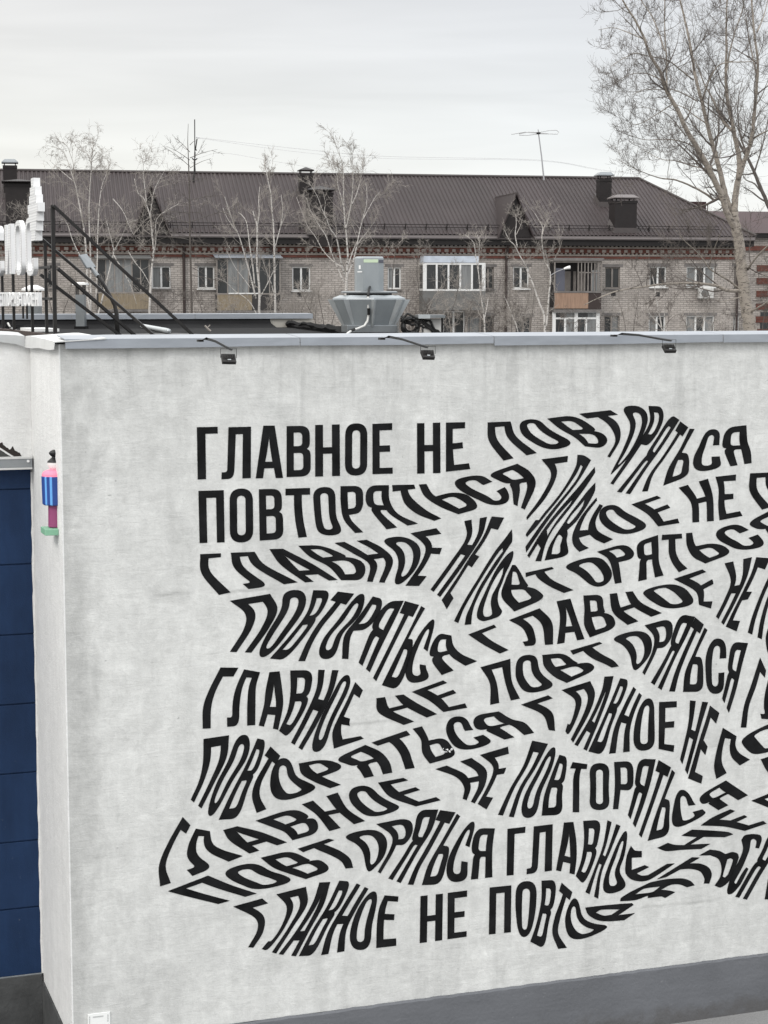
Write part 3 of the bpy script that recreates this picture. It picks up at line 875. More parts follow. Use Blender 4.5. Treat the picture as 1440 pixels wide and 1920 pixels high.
b = MB(); b.box((-.03, -.03 + .001, -.1), (0.0, RD, ZP - .001)); b.build('side_plinth', M['plinth_dark'], wb)
b = MB(); b.box((-6, RD - .03, -.1), (-.031, RD + .28, .62)); b.build('threshold', M['plinth_dark'], wb)

# sectional door
door = MB(); door.box((-3.2, RD + .02, .62), (-.026, RD + .05, 5.25))
door = door.build('sectional_door', M['door_blue'], wb)
zs = [.62, 1.25, 1.87, 2.50, 3.13, 3.76, 4.39, 5.06]
for z0, z1 in zip(zs[:-1], zs[1:]):
    p = MB(); p.box((-3.2, RD + .004, z0 + .006), (-.028, RD + .03, z1 - .006)); p.build('door_panel', M['door_blue'], door, bevel=.004)
p = MB(); p.box((-3.2, RD + .004, 5.066), (-.028, RD + .03, 5.25)); p.build('door_panel', M['door_blue'], door)
p = MB(); p.box((-3.2, RD - .012, .60), (-.03, RD + .02, .626)); p.build('bottom_seal', M['lintel'], door)
# ragged plaster edge round the opening
rnd = random.Random(4)
jag = MB()
zz = .62; prev = .0
while zz < 5.2:
    nz_ = zz + rnd.uniform(.05, .12); w = rnd.uniform(.0, .008)
    jag.add([(-.013, RD + .001, zz), (-.028 - prev, RD + .001, zz), (-.028 - w, RD + .001, nz_), (-.013, RD + .001, nz_),
             (-.013, RD + .06, zz), (-.028 - prev, RD + .06, zz), (-.028 - w, RD + .06, nz_), (-.013, RD + .06, nz_)],
            [(0, 1, 2, 3), (1, 5, 6, 2), (4, 7, 6, 5)])
    zz, prev = nz_, w
jag.build('plaster_edge', M['plaster_white'], wb)
# lintel box over the door
lt = MB(); lt.frustum([[(-3.4, RD - .11, 5.26), (-.03, RD - .11, 5.26), (-.03, RD - .002, 5.26), (-3.4, RD - .002, 5.26)],
                       [(-3.4, RD - .11, 5.335), (-.03, RD - .11, 5.335), (-.03, RD - .002, 5.335), (-3.4, RD - .002, 5.335)],
                       ])
lt = lt.build('lintel_box', M['lintel'], wb)
t_ = MB(); t_.box((-3.4, RD - .115, 5.336), (-.028, RD - .002, 5.35)); t_.build('top_flashing', M['coping_white'], lt)
t_ = MB(); t_.box((-3.4, RD - .116, 5.243), (-.03, RD - .10, 5.259)); t_.build('drip_edge', M['coping_white'], lt)
t_ = MB(); t_.tube([(-.065, RD - .111, 5.315), (-.065, RD - .122, 5.315)], .012, 8); t_.build('bolt', M['white'], lt)
# painted hill above the door: grey mound, white line, dark band with a feathered edge
def rec_px(x, y): return loc(hit(x, y, P0 + D * RD, D))
def sheet(name, loop, m, off, parent, plane='rec'):
    pts = [Vector((p.x, p.y - off, p.z)) for p in loop]
    tris = tessellate_polygon([pts])
    q = MB(); q.add(pts, tris); return q.build(name, m, parent)
band = [rec_px(x, y) for x, y in ((-60, 806), (-30, 817), (0, 831), (4, 829), (6, 834), (9, 836), (12, 839), (15, 840), (17, 843), (20, 842), (24, 836), (26, 841), (28, 845), (31, 846), (34, 848), (37, 849), (39, 853), (42, 857), (45, 861), (36, 861), (20, 852), (0, 839), (-60, 815))]
sheet('painted_band', band, M['painted_brown'], .003, wb)
hill = [rec_px(x, y) for x, y in ((-60, 822), (-20, 834), (0, 843), (15, 853), (31, 861), (31, 866), (-60, 866))]
sheet('painted_hill', hill, M['painted_grey'], .003, wb)

# lettering: every word is a painted part of the wall
for word in mural_words():
    mb = MB()
    for loops in word:
        L3 = []
        for lp in loops:
            pts = [wall_px(x, y) for x, y in lp]
            # drop near-duplicates
            cl = []
            for q in pts:
                if not cl or (q - cl[-1]).length > 5e-4: cl.append(q)
            if (cl[0] - cl[-1]).length < 5e-4: cl.pop()
            L3.append([Vector((q.x, -.003, q.z)) for q in cl])
        flat = [v for l in L3 for v in l]
        tris = tessellate_polygon([[Vector((v.x, v.z, 0)) for v in l] for l in L3])
        mb.add(flat, tris)
    # one thin coat of paint, all faces towards the street
    me = bpy.data.meshes.new('painted_word')
    fs = []
    for f in mb.f:
        a, b_, c = (mb.v[i] for i in f)
        nrm = (b_ - a).cross(c - a)
        if nrm.length < 1e-10: continue
        fs.append(f if nrm.y < 0 else (f[2], f[1], f[0]))
    me.from_pydata([tuple(v) for v in mb.v], [], fs); me.materials.append(M['paint_black'])
    o = bpy.data.objects.new('painted_word', me); COL.objects.link(o); o.parent = wb

rnd = random.Random(9)
ch_ = MB()
for k in range(13):
    cx_, cy_ = 590 + (1135 + k * 9 + rnd.uniform(-5, 5)) / 4.8, 1295 + (540 - k * .6 + rnd.uniform(-20, 14)) / 4.8
    r_x, r_y = rnd.uniform(.8, 2.2), rnd.uniform(.7, 2.6)
    lp = [wall_px(cx_ + r_x * math.cos(t * math.pi / 3.5) * rnd.uniform(.5, 1.2), cy_ + r_y * math.sin(t * math.pi / 3.5) * rnd.uniform(.5, 1.2)) for t in range(7)]
    ch_.add([Vector((q.x, -.005, q.z)) for q in lp], [tuple(range(7))])
ch_.build('chipped_paint', M['white'], wb)

# coping along the mural wall: sheet-metal lengths that do not quite line up
joints = [(.03, .0), (1.98, .010), (3.72, -.004), (5.95, .006), (9, 0), (12, .0)]
for (x0, dz), (x1, _) in zip(joints[:-1], joints[1:]):
    c = MB()
    zb0, zb1 = ZC - .004 + dz, ZC + .008 + dz * .3
    zt = ZT - .008
    pr = lambda x, zb: [(x, -.055, zb), (x, -.05, zb), (x, -.042, zt - .002), (x, .36, zt + .022), (x, .36, zt + .030), (x, -.05, zt + .006)]
    c.frustum([pr(x0 + .004, zb0), pr((x0 + x1) / 2, (zb0 + zb1) / 2 - .004), pr(x1 - .004 if x1 < 12 else 12, zb1)])
    c.build('coping', M['coping'], wb)
# crumpled coping over the return and the recess
c = MB()
def cap_pr(y, zb, zt, o=.05): return [(-.012 - o, y, zb), (-.012 - o + .005, y, zb + .002), (-.05, y, zt - .004), (.36, y, zt + .02), (.36, y, zt + .03), (-.055, y, zt + .004)]
c.frustum([cap_pr(-.06, 6.325, 6.385), cap_pr(.25, 6.315, 6.392), cap_pr(.7, 6.32, 6.40), cap_pr(1.2, 6.305, 6.405), cap_pr(1.5, 6.305, 6.40)])
c.build('coping', M['coping_white'], wb)
c = MB()
def cap_r(x, zb, zt, o=.05): return [(x, RD - o, zb), (x, RD - o + .005, zb), (x, RD - .045, zt - .004), (x, RD + .36, zt + .02), (x, RD + .36, zt + .03), (x, RD - .05, zt + .004)]
c.frustum([cap_r(-6, 6.35, 6.42), cap_r(-1.5, 6.36, 6.425), cap_r(-.6, 6.36, 6.42), cap_r(-.28, 6.355, 6.415), cap_r(-.14, 6.335, 6.408), cap_r(-.0605, 6.307, 6.40)])
c.build('coping', M['coping_grey'], wb)
# roof deck and rear parapet
Yf = roof_px(300, 588.5, ZT).y
xr = roof_px(637, 589, ZT).x
xl = roof_px(-60, 589, ZT).x
r_ = MB()
e1 = roof_px(780, 629.0, ROOF)
loop = [(12, .36, ROOF), (12, 5.5, ROOF), (e1.x, e1.y, ROOF), (xr, Yf, ROOF), (xl - 6, Yf, ROOF), (-6, RD + .36, ROOF), (.36, RD + .36, ROOF), (.36, .36, ROOF)]
lp = [Vector(p) for p in loop]
r_.add(lp, tessellate_polygon([lp])); r_.build('roof_deck', M['roof_grey'], wb)
r_ = MB(); r_.box((xl - 6, Yf - .001, 0), (xr, Yf + .3, ZT - .09)); r_.build('rear_wall', M['beige'], wb)
r_ = MB(); r_.frustum([[(xl - 6, Yf - .6, ROOF + .003), (xl - 6, Yf - .12, ROOF + .10), (xl - 6, Yf - .02, ZT - .115), (xl - 6, Yf - .002, ZT - .115), (xl - 6, Yf - .002, ROOF + .003)],
                       [(xr - 1, Yf - .6, ROOF + .003), (xr - 1, Yf - .12, ROOF + .10), (xr - 1, Yf - .02, ZT - .115), (xr - 1, Yf - .002, ZT - .115), (xr - 1, Yf - .002, ROOF + .003)]])
r_.build('membrane_upstand', M['membrane'], wb)
for i in range(5):
    xa = xl - 6 + (xr - xl + 6) * i / 5; xb = xl - 6 + (xr - xl + 6) * (i + 1) / 5 - .01
    c = MB(); c.frustum([[(x, Yf - .06, ZT - .112), (x, Yf - .055, ZT - .112), (x, Yf - .05, ZT - .012), (x, Yf + .34, ZT), (x, Yf + .34, ZT + .006), (x, Yf - .058, ZT - .004)] for x in (xa, xb)])
    c.build('coping', M['coping'], wb)
# walls that close the building off at the back and right
r_ = MB(); r_.box((11.7, .3, 0), (12, 5.5, ROOF)); r_.build('side_wall', M['beige'], wb)
# loose membrane edge that climbs across the roof behind the mural
rnd = random.Random(11)
mm = MB()
a, b2 = roof_px(478, 606, ROOF), roof_px(645, 627.5, ROOF)
pts = []
for i in range(26):
    t = i / 25
    p = a.lerp(b2, t); p.z = ROOF + .10 + rnd.uniform(-.03, .03); pts.append(p)
mm.tube(pts, [.045 + rnd.uniform(-.02, .03) for _ in pts], 5)
pts2 = [Vector((p.x, p.y - .35, ROOF + .05 + rnd.uniform(-.01, .02))) for p in pts]
mm.tube(pts2, [.09 + rnd.uniform(-.02, .03) for _ in pts2], 6)
mm.build('membrane_roll', M['membrane'], wb)
mm = MB()
a, b2 = roof_px(0, 616, ROOF), roof_px(478, 606, ROOF)
for k, (dy, h) in enumerate(((0, .06), (-1.2, .04), (1.6, .05))):
    pts = [Vector((a.x + (b2.x - a.x) * i / 20, a.y + (b2.y - a.y) * i / 20 + dy + rnd.uniform(-.1, .1), ROOF + h * rnd.uniform(.5, 1))) for i in range(21)]
    mm.tube(pts, [.07] * 21, 6)
mm.build('membrane_roll', M['membrane'], wb)
mm = MB()
lp = [roof_px(x, y, ROOF + .004) for x, y in ((-60, 611.5), (300, 610), (560, 610), (640, 622), (645, 633), (560, 634), (430, 628), (330, 623.5), (200, 626), (100, 632), (-60, 632))]
for p in lp: p.z = ROOF + .005
mm.add(lp, tessellate_polygon([lp])); mm.build('membrane_patch', M['membrane'], wb)

def to_world(p): return P0 + U * p.x + D * p.y + Vector((0, 0, p.z))

# ------------------------------------------------------------------ floodlights over the mural
def lamp(base_px, end_px, head_px, out, label):
    """floodlight: arm from the coping to end_px, square head hanging under it, its lens towards the wall"""
    base = roof_px(*base_px, ZT + .03); bw = to_world(base)
    ew = hit(*end_px, P0 - D * out, D)
    o = empty('floodlight', bw, RZ); tag(o, label, 'floodlight', 'floodlights over the mural')
    inv = Matrix.Rotation(-RZ, 4, 'Z')
    e = inv @ (ew - bw)
    a = MB(); a.tube([(-.02, .10, -.012), (0, 0, .004), e * .33 + Vector((0, 0, .012)), e * .7 + Vector((0, 0, .004)), e], .0095, 8); a.build('arm', M['steel_black'], o, smooth=True)
    a = MB(); a.box((-.04, .08, -.02), (.0, .13, -.004)); a.build('arm_foot', M['steel_black'], o)
    q = [inv @ (hit(*p, P0 - D * (out + dz), D) - bw) for p, dz in zip(head_px, (.0, .0, .07, .07))]   # TL TR BR BL, lower edge further out
    nrm = (q[1] - q[0]).cross(q[3] - q[0]).normalized()
    if nrm.y < 0: nrm = -nrm                      # pointing to the wall
    h = MB(); h.frustum([q, [p + nrm * .03 for p in q]])
    cx = sum(q, Vector()) / 4
    for k in range(1, 8):
        t = k / 8
        h.bar(q[0].lerp(q[1], t) - nrm * .006 + (q[3] - q[0]) * .12, q[3].lerp(q[2], t) - nrm * .006 - (q[3] - q[0]) * .3, .004, .012)
    hd = h.build('lamp_head', M['steel_black'], o, bevel=.003)
    l = MB(); l.frustum([[cx + (p - cx) * .86 + nrm * .031 for p in q], [cx + (p - cx) * .86 + nrm * .034 for p in q]]); l.build('lens', M['lens'], hd)
    s = MB(); c0 = q[3].lerp(q[2], .38) + (q[0] - q[3]) * .18; c1 = q[3].lerp(q[2], .62) + (q[0] - q[3]) * .18; v = (q[0] - q[3]) * .12
    s.frustum([[c0 - nrm * .002, c1 - nrm * .002, c1 + v - nrm * .002, c0 + v - nrm * .002], [c0 - nrm * .004, c1 - nrm * .004, c1 + v - nrm * .004, c0 + v - nrm * .004]])
    s.build('sticker', M['galv_light'], hd)
    y = MB(); ends = []
    for p, s_ in ((q[0], -1), (q[1], 1)):
        m_ = p + (q[3] - q[0]) * .4 + nrm * .012 + (q[1] - q[0]).normalized() * s_ * .008
        ends.append((m_, Vector((m_.x, m_.y, e.z + .008))))
    y.tube([ends[0][0], ends[0][1], Vector((e.x, e.y, e.z + .006)), ends[1][1], ends[1][0]], .0025, 5)
    y.build('yoke', M['steel_black'], o)
    return o
lamp((387, 636), (434, 655.5), ((415, 663), (441, 663.5), (443.5, 678.5), (417.5, 678)), .30, 'left floodlight on an arm over the coping, above the gap before the mural lettering')
lamp((729, 632.5), (801, 651), ((789, 656), (813, 656), (816, 670), (794, 669.5)), .38, 'middle floodlight on an arm, right below the rooftop fan hood')
lamp((1166, 627), (1258, 638.5), ((1242, 645.5), (1264, 645.5), (1269, 657), (1248, 657)), .50, 'right floodlight on a long arm over the coping, below the birch-covered brick facade')

# ------------------------------------------------------------------ notice board at the foot of the mural wall
pts = [wall_px(x, y) for x, y in ((164, 1901.5), (205.5, 1896.5), (207, 1962), (165.5, 1968))]
nb = MB(); nb.frustum([[Vector((p.x, -.001, p.z)) for p in pts], [Vector((p.x, -.012, p.z)) for p in pts]])
nb = nb.build('notice_board', M['notice'])
nb.matrix_world = Matrix.Translation(P0) @ Matrix.Rotation(RZ, 4, 'Z')
tag(nb, 'small white notice board on the mural wall, low beside the corner', 'notice')
def nb_quad(a, b_, c_, d_):
    q = [wall_px(x, y) for x, y in (a, b_, c_, d_)]
    return [Vector((p.x, -.014, p.z)) for p in q]
q = MB()
for k in range(14):
    x = 173.5 + k * 1.45; y = 1905.0 - k * .17
    q.add(nb_quad((x, y), (x + .9, y - .1), (x + .9, y + 2.4), (x, y + 2.5)), [(0, 1, 2, 3)])
for k in range(12):
    y = 1904 + k * 3.6
    if k % 5 != 4:
        q.add(nb_quad((166.6, y + 1), (168.4, y + .8), (168.4, y + 3.2), (166.6, y + 3.4)), [(0, 1, 2, 3)])
        q.add(nb_quad((200.8, y - 3), (202.8, y - 3.2), (202.8, y - .8), (200.8, y - .6)), [(0, 1, 2, 3)])
q.build('printed_border', M['notice_grey'], nb)

b = MB(); p = hitz(1338, 1897, 0); b.add([(-.05, -.03, .004), (.03, -.045, .02), (.055, .02, .006), (-.02, .04, .025), (-.03, 0, .03)], [(0, 1, 4), (1, 2, 4), (2, 3, 4), (3, 0, 4)])
o = b.build('paper_scrap', M['white']); o.location = p; tag(o, 'crumpled white paper scrap on the pavement at the foot of the grey plinth', 'paper')
# ------------------------------------------------------------------ enamelled half-round figure on the return wall
fig = empty('wall_figure', to_world(Vector((-.012, .30, 0))), RZ)
fig.location.z = 0
tag(fig, 'half-round enamelled figure with black topknot and blue striped body, beside the wall corner', 'wall figure')
RP = P0 + D * .30
def rz_px(y): return hit(107, y, RP, D).z
def half(profile, name, m, n=18, y0=0.0, parent=fig, sy=1.0):
    """half lathe bulging to -x from the wall; profile = [(radius, z)]"""
    b = MB(); rings = []
    for r, z in profile:
        rings.append([Vector((-math.sin(math.pi * k / n) * r, y0 - math.cos(math.pi * k / n) * r * sy, z)) for k in range(n + 1)])
    b.frustum(rings)
    return b.build(name, m, parent)
px = 1 / 225.0
Z = rz_px
half([(.045, Z(945)), (.062, Z(946)), (.064, Z(985)), (.064, Z(987))], 'legs', M['mauve'])
half([(.096, Z(946)), (.108, Z(944)), (.112, Z(893)), (.106, Z(892))], 'body', M['stripes'])
half([(.109, Z(892)), (.107, Z(888)), (.096, Z(884)), (.076, Z(881.5)), (.046, Z(880)), (.03, Z(879.5))], 'shoulders', M['pink'])
half([(.036, Z(880.2)), (.052, Z(876)), (.060, Z(871)), (.061, Z(867.5)), (.060, Z(866.5))], 'face', M['face'])
half([(.064, Z(866.4)), (.058, Z(864)), (.040, Z(860.5)), (.026, Z(857.5)), (.024, Z(856)), (.036, Z(854)), (.046, Z(851)), (.047, Z(848.5)), (.036, Z(845.5)), (.016, Z(843.2))], 'hair', M['hair'])
b = MB(); b.box((-.112, -.13, Z(1000)), (-.001, .10, Z(988.5))); b.build('base_block', M['mint'], fig, bevel=.004)

# ------------------------------------------------------------------ roof-top sign: letters seen almost edge-on, steel frame and braces
SD = 27.7
S0 = at(88, 562, SD)                         # near post of the sign
def sgn(x, y, off=0.0): return hit(x, y, S0 + U * off, U)
sg = empty('rooftop_sign', Vector((S0.x, S0.y, ROOF)), RZ)
tag(sg, 'white channel-letter sign seen edge-on, on a black braced steel frame at the roof edge', 'sign')
def sl(p):
    q = p - Vector((S0.x, S0.y, ROOF)); return Vector((q.dot(U), q.dot(D), q.z))
mS = mat('ribbed_white_letter_face', (.66, .67, .68), .5); g = NT(mS)
wvs = g.math('SINE', g.math('MULTIPLY', g.xyz()[2], 150.0))
g.col(g.mix(g.rng(wvs, -.2, .4, 0, 1), (.70, .705, .71), (.58, .59, .60))); g.bump(wvs, .12, .01)
def channel(loops_fn, name, x0, x1, mface, mside):
    """loops in (r, z) of the sign plane, extruded from x0 to x1 across it"""
    outer, holes = loops_fn
    allp = [outer] + holes
    b = MB(); o_ = 0
    A = [Vector((x0, r, z)) for l in allp for r, z in l]
    B_ = [Vector((x1, r, z)) for l in allp for r, z in l]
    tris = tessellate_polygon([[Vector((r, z, 0)) for r, z in l] for l in allp])
    n = len(A)
    b.add(A + B_, [tuple(t) for t in tris] + [tuple(i + n for i in reversed(t)) for t in tris])
    i0 = 0
    for l in allp:
        k = len(l)
        for i in range(k):
            j = (i + 1) % k
            b.f.append((i0 + i, i0 + j, i0 + j + n, i0 + i + n))
        i0 += k
    return b.build(name, mside, sg)
def face_sheet(loops_fn, x, m, parent):
    outer, holes = loops_fn
    allp = [outer] + holes
    A = [Vector((x, r, z)) for l in allp for r, z in l]
    b = MB(); b.add(A, tessellate_polygon([[Vector((r, z, 0)) for r, z in l] for l in allp]))
    return b.build('ribbed_face', m, parent)
def glyph_rz(ch, r_near, r_far, z0, z1):
    """reading direction runs towards the camera: u=0 far, u=1 near"""
    outer, holes = GL[ch]
    f = lambda poly: [(r_far + (r_near - r_far) * u, z1 + (z0 - z1) * v) for u, v in rounded(poly)]
    return f(outer), [f(h) for h in holes]
TH = .035
for ch, xn, xf, yt, yb in (('С', 69, 54.5, 407, 517), ('О', 46.5, 34.5, 412.5, 516), ('И', 26.5, 15.5, 420, 514), ('С', 6.5, -7, 423, 518), ('О', -14, -24, 427, 519)):
    rn, rf = sl(sgn(xn, 562)).y, sl(sgn(xf, 562)).y
    mid = (xn + xf) / 2
    z1, z0 = sl(sgn(mid, yt)).z, sl(sgn(mid, yb)).z
    if ch == 'И':
        w = lambda u: rf + (rn - rf) * u
        h = lambda v: z1 + (z0 - z1) * v
        lf = ([(w(u), h(v)) for u, v in ((0, 0), (.3, 0), (.3, .6), (.68, 0), (1, 0), (1, 1), (.7, 1), (.7, .42), (.32, 1), (0, 1))], [])
    else:
        lf = glyph_rz('sign ' + ch, rn, rf, z0, z1)
    L_ = channel(lf, 'sign_letter', -TH, TH, None, M['white'])
    face_sheet(lf, -TH - .003, mS, L_)
# stepped emblem above the last letter
em = MB(); ef = MB()
steps = [(332, 349, 4), (349, 365, 9), (365, 381, 13), (381, 398, 19), (398, 415, 15), (415, 433, 12), (433, 451, 8)]
for y0, y1, w in steps:
    c = sl(sgn(71.5, 562)).y
    hw = (sl(sgn(71.5 - w * .5, 562)).y - sl(sgn(71.5 + w * .5, 562)).y) / 2
    zt, zb = sl(sgn(72, y0)).z, sl(sgn(72, y1)).z
    em.box((-TH * 1.5, c - hw, zb + .001), (TH * 1.5, c + hw, zt))
    ef.box((-TH * 1.5 - .004, c - hw + .01, zb + .004), (-TH * 1.5 - .001, c + hw - .01, zt - .003))
emo = em.build('stepped_emblem', M['white'], sg); ef.build('ribbed_face', mS, emo)
# small lettering row below: white raised letters
for ch, xn, xf in (('Н', 75, 69), ('Е', 67.5, 62), ('С', 60.5, 55), ('О', 53.5, 48), ('Т', 46.5, 41.5), ('В', 40, 35), ('А', 33.5, 29), ('Р', 27.5, 23), ('О', 21.5, 17), ('П', 15.5, 11.5), ('Т', 10, 6), ('Е', 4.5, 1), ('Н', -.5, -4)):
    rn, rf = sl(sgn(xn, 562)).y, sl(sgn(xf, 562)).y
    z1, z0 = sl(sgn(xn, 548)).z, sl(sgn(xn, 574)).z
    lf = glyph_rz(ch, rn, rf, z0, z1)
    channel(lf, 'small_letter', -.03, .03, None, M['white'])
# frame: posts, rails, braces
fr = MB()
def sp(x, y, off=.0): 
    p = sl(sgn(x, y)); p.x += off; return p
def roofp(x, y): 
    p = hitz(x, y, ROOF); return sl(p)
near_top, near_bot = sp(86, 384, .1), sp(92, 562, .1)
fr.bar((near_top.x, near_top.y, near_top.z), (near_top.x, near_top.y, .0), .055); fr.build('post', M['steel_black'], sg)
for x, yt in ((46, 505), (12, 505), (71, 455), (-8, 505)):
    p = sp(x, yt, .11); fr = MB(); fr.bar(p, (p.x, p.y, 0), .045); fr.build('post', M['steel_black'], sg)
for x, yt in ((33, 510), (27, 560)):
    p = sp(x, yt, .14); fr = MB(); fr.bar(p, (p.x, p.y, .3), .03); fr.build('strut', M['steel_black'], sg)
for yy in (500, 560):
    rail = MB(); a, b_ = sp(84, yy, .1), sp(-20, yy + 3, .1); b_.z = a.z; rail.bar(a, b_, .04); rail.build('rail', M['steel_black'], sg)
base = MB(); base.bar((0.1, near_top.y, .05), (.1, sp(-25, 562).y, .05), .10)
base.build('base_beam', M['steel_rust'], sg)
for t, foot in (((87, 385), (371, 637)), ((62, 444), (298, 637)), ((95, 503), (262, 637)), ((64, 515), (232, 634))):
    br = MB(); br.bar(sp(*t, .1), roofp(*foot), .042); br.build('brace', M['steel_black'], sg)
br = MB(); br.bar(roofp(70, 631), roofp(372, 631.5), .05); br.build('tie_beam', M['steel_black'], sg)

# ------------------------------------------------------------------ lamp post with a flat head behind the sign
lb = hitz(221, 634, ROOF)
dl = FW.dot(lb - C)
lp_ = empty('roof_lamp', lb, 0)
tag(lp_, 'grey flat street-lamp head on a bent black pole beside the sign braces', 'lamp')
A = lambda x, y, dd=0: at(x, y, dl + dd) - lb
b = MB(); b.tube([A(221, 634), A(218.5, 588), A(215, 572), A(208, 558), A(195, 534), A(183, 517)], [.04, .036, .033, .03, .028, .026], 10); b.build('pole', M['steel_black'], lp_, smooth=True)
b = MB(); b.box((-.1, -.1, 0), (.1, .1, .04)); b.build('foot_plate', M['steel_black'], lp_)
h = MB(); q = [A(146, 479.5, .0), A(160, 477.5, .25), A(178, 503, .25), A(161, 504.5, 0)]
nn = (q[1] - q[0]).cross(q[3] - q[0]).normalized()
if nn.z < 0: nn = -nn
h.frustum([q, [p + nn * .035 for p in q]]); hd = h.build('lamp_head', M['galv'], lp_, bevel=.01)
l = MB(); c_ = sum(q, Vector()) / 4; l.frustum([[c_ + (p - c_) * .84 - nn * .004 for p in q], [c_ + (p - c_) * .84 - nn * .001 for p in q]]); l.build('lens', M['lens'], hd)
b = MB(); b.tube([A(184, 518.5), A(172, 503, .12)], .035, 8); b.build('bracket', M['galv'], lp_)

# ------------------------------------------------------------------ ventilation ducts on the roof
def duct(xl_, xr_, yb, yt, capl, capr, ycb, yct, label, rz):
    base = hitz((xl_ + xr_) / 2, yb, ROOF); dd = FW.dot(base - C); k = dd / FPX
    o = empty('vent_duct', base, rz); tag(o, label, 'vent duct', 'grey ducts behind the sign')
    w = (xr_ - xl_) * k / 2; H = (yb - yt) * k
    b = MB(); b.box((-w * .86, -w * .86, 0), (w * .86, w * .86, H)); b.box((-w * .9, -w * .9, H * .5), (w * .9, w * .9, H * .5 + .03)); b.build('shaft', M['galv'], o)
    cw = (capr - capl) * k / 2; z0, z1 = (yb - ycb) * k, (yb - yct) * k
    c = MB(); c.frustum([[(-cw, -cw, z0), (cw, -cw, z0), (cw, cw, z0), (-cw, cw, z0)], [(-cw, -cw, z0 + .04), (cw, -cw, z0 + .04), (cw, cw, z0 + .04), (-cw, cw, z0 + .04)],
                         [(-cw * .3, -cw * .3, z1), (cw * .3, -cw * .3, z1), (cw * .3, cw * .3, z1), (-cw * .3, cw * .3, z1)]])
    c.build('rain_cap', M['white_cap'], o)
    s = MB()
    for a in (-1, 1):
        for b_ in (-1, 1): s.bar((a * w * .7, b_ * w * .7, H - .02), (a * w * .7, b_ * w * .7, z0 + .01), .025)
    s.build('cap_leg', M['steel_black'], o)
    f = MB(); f.box((-w * 1.15, -w * 1.15, 0), (w * 1.15, w * 1.15, .06)); f.build('flashing', M['membrane'], o)
duct(51, 78, 613.5, 566, 41, 76, 545.5, 535, 'wide grey duct with a white cap behind the small sign letters', R_(-8))
duct(143, 162, 617, 553, 136.5, 162, 535, 530, 'narrow tall grey duct with a flat white cap under the sign braces', R_(-5))
# ------------------------------------------------------------------ loose things lying on the roof
b = MB(); a, c_ = hitz(178, 610.5, ROOF), hitz(316, 626, ROOF); m_ = hitz(255, 613.5, ROOF)
b.tube([a + Vector((0, 0, .05)), a.lerp(m_, .5) + Vector((0, 0, .06)), m_ + Vector((0, 0, .05)), c_ + Vector((0, 0, .05))], .05, 8)
tag(b.build('pipe_length', M['galv_light'], smooth=True), 'long pale pipe lying on the dark roof behind the lamp post', 'pipe')
b = MB(); p = hitz(74, 621, ROOF); b.box((-.25, -.8, 0), (.25, .8, .06)); o = b.build('roof_slab', M['white_cap']); o.location = p; o.rotation_euler = (0, 0, R_(20))
tag(o, 'flat white slab on the roof beside the foot of the sign', 'slab')
b = MB(); p = hitz(384, 622, ROOF); q_ = hitz(395, 622, ROOF)
b.tube([p + Vector((0, 0, .12)), p.lerp(q_, .5) + Vector((0, 0, .06)), q_ + Vector((0, 0, .01))], .02, 5); b.tube([p.lerp(q_, .4) + Vector((0, 0, .07)), p.lerp(q_, .5) + Vector((.05, 0, .13))], .012, 5)
tag(b.build('dry_stick', M['twig_birch']), 'short dry stick lying on the roof felt', 'stick')
b = MB(); pts = [sgn(15, 606), sgn(19, 614), hitz(27, 620, ROOF), hitz(38, 622.5, ROOF), hitz(55, 624, ROOF)]
for p in pts[2:]: p.z += .02
b.tube(pts, .018, 6); tag(b.build('sign_cable', M['cable_white'], smooth=True), 'pale cable drooping from the sign frame to the roof', 'cable')

# ------------------------------------------------------------------ roof fan with its flared octagonal hood
fb = hitz(692, 628.5, ROOF); df = FW.dot(fb - C); kf = df / FPX
fan = empty('roof_fan', fb, R_(8))
tag(fan, 'grey metal roof fan with a flared octagonal hood and a boxy motor cover', 'roof fan')
def octo(r, z, rot=22.5, cut=1.0): return [Vector((r * math.cos(R_(rot + 45 * i)), r * math.sin(R_(rot + 45 * i)), z)) for i in range(8)]
zb = lambda y: (628.5 - y) * kf
b = MB(); b.box((-50 * kf, -50 * kf, 0), (50 * kf, 50 * kf, zb(623))); b.build('curb', M['membrane'], fan)
b = MB(); b.box((-47 * kf, -47 * kf, zb(623)), (47 * kf, 47 * kf, zb(609))); b.build('base_box', M['galv'], fan, bevel=.01)
hood = MB(); r0, r1 = 46 * kf, 69 * kf
hood.frustum([octo(r0, zb(612), 0), octo(r1, zb(562), 0), octo(r1 * .985, zb(559), 0), octo(r1 * .80, zb(554), 0)])
hood = hood.build('hood', M['hood'], fan)
lo, hi = octo(r0, zb(612), 0), octo(r1, zb(562), 0)
for i in range(8):
    rb = MB(); a, c_ = lo[i], hi[i]
    t1 = (lo[(i + 1) % 8] - a).normalized(); t0 = (lo[i - 1] - a).normalized()
    o1 = a.copy(); o1.z = 0; o1.normalize()
    w0, w1 = 2.6 * kf, 5.0 * kf
    rb.add([a + t0 * w0 + o1 * .004, a + o1 * .035, a + t1 * w0 + o1 * .004, c_ + t0 * w1 + o1 * .004, c_ + o1 * .085, c_ + t1 * w1 + o1 * .004, a - o1 * .02, c_ - o1 * .02],
           [(0, 1, 4, 3), (1, 2, 5, 4), (0, 3, 7, 6), (2, 6, 7, 5), (3, 4, 5, 7), (0, 6, 2, 1)])
    rb.build('corner_rib', M['galv_light'], hood)
b = MB(); b.frustum([octo(55 * kf, zb(550.5)), octo(55 * kf, zb(548)), octo(52 * kf, zb(546.5))]); b.build('lid_plate', M['galv'], fan)
b = MB(); b.frustum([octo(44 * kf, zb(556)), octo(44 * kf, zb(550.5))]); b.build('outlet_gap', M['steel_black'], fan)
mc = MB()
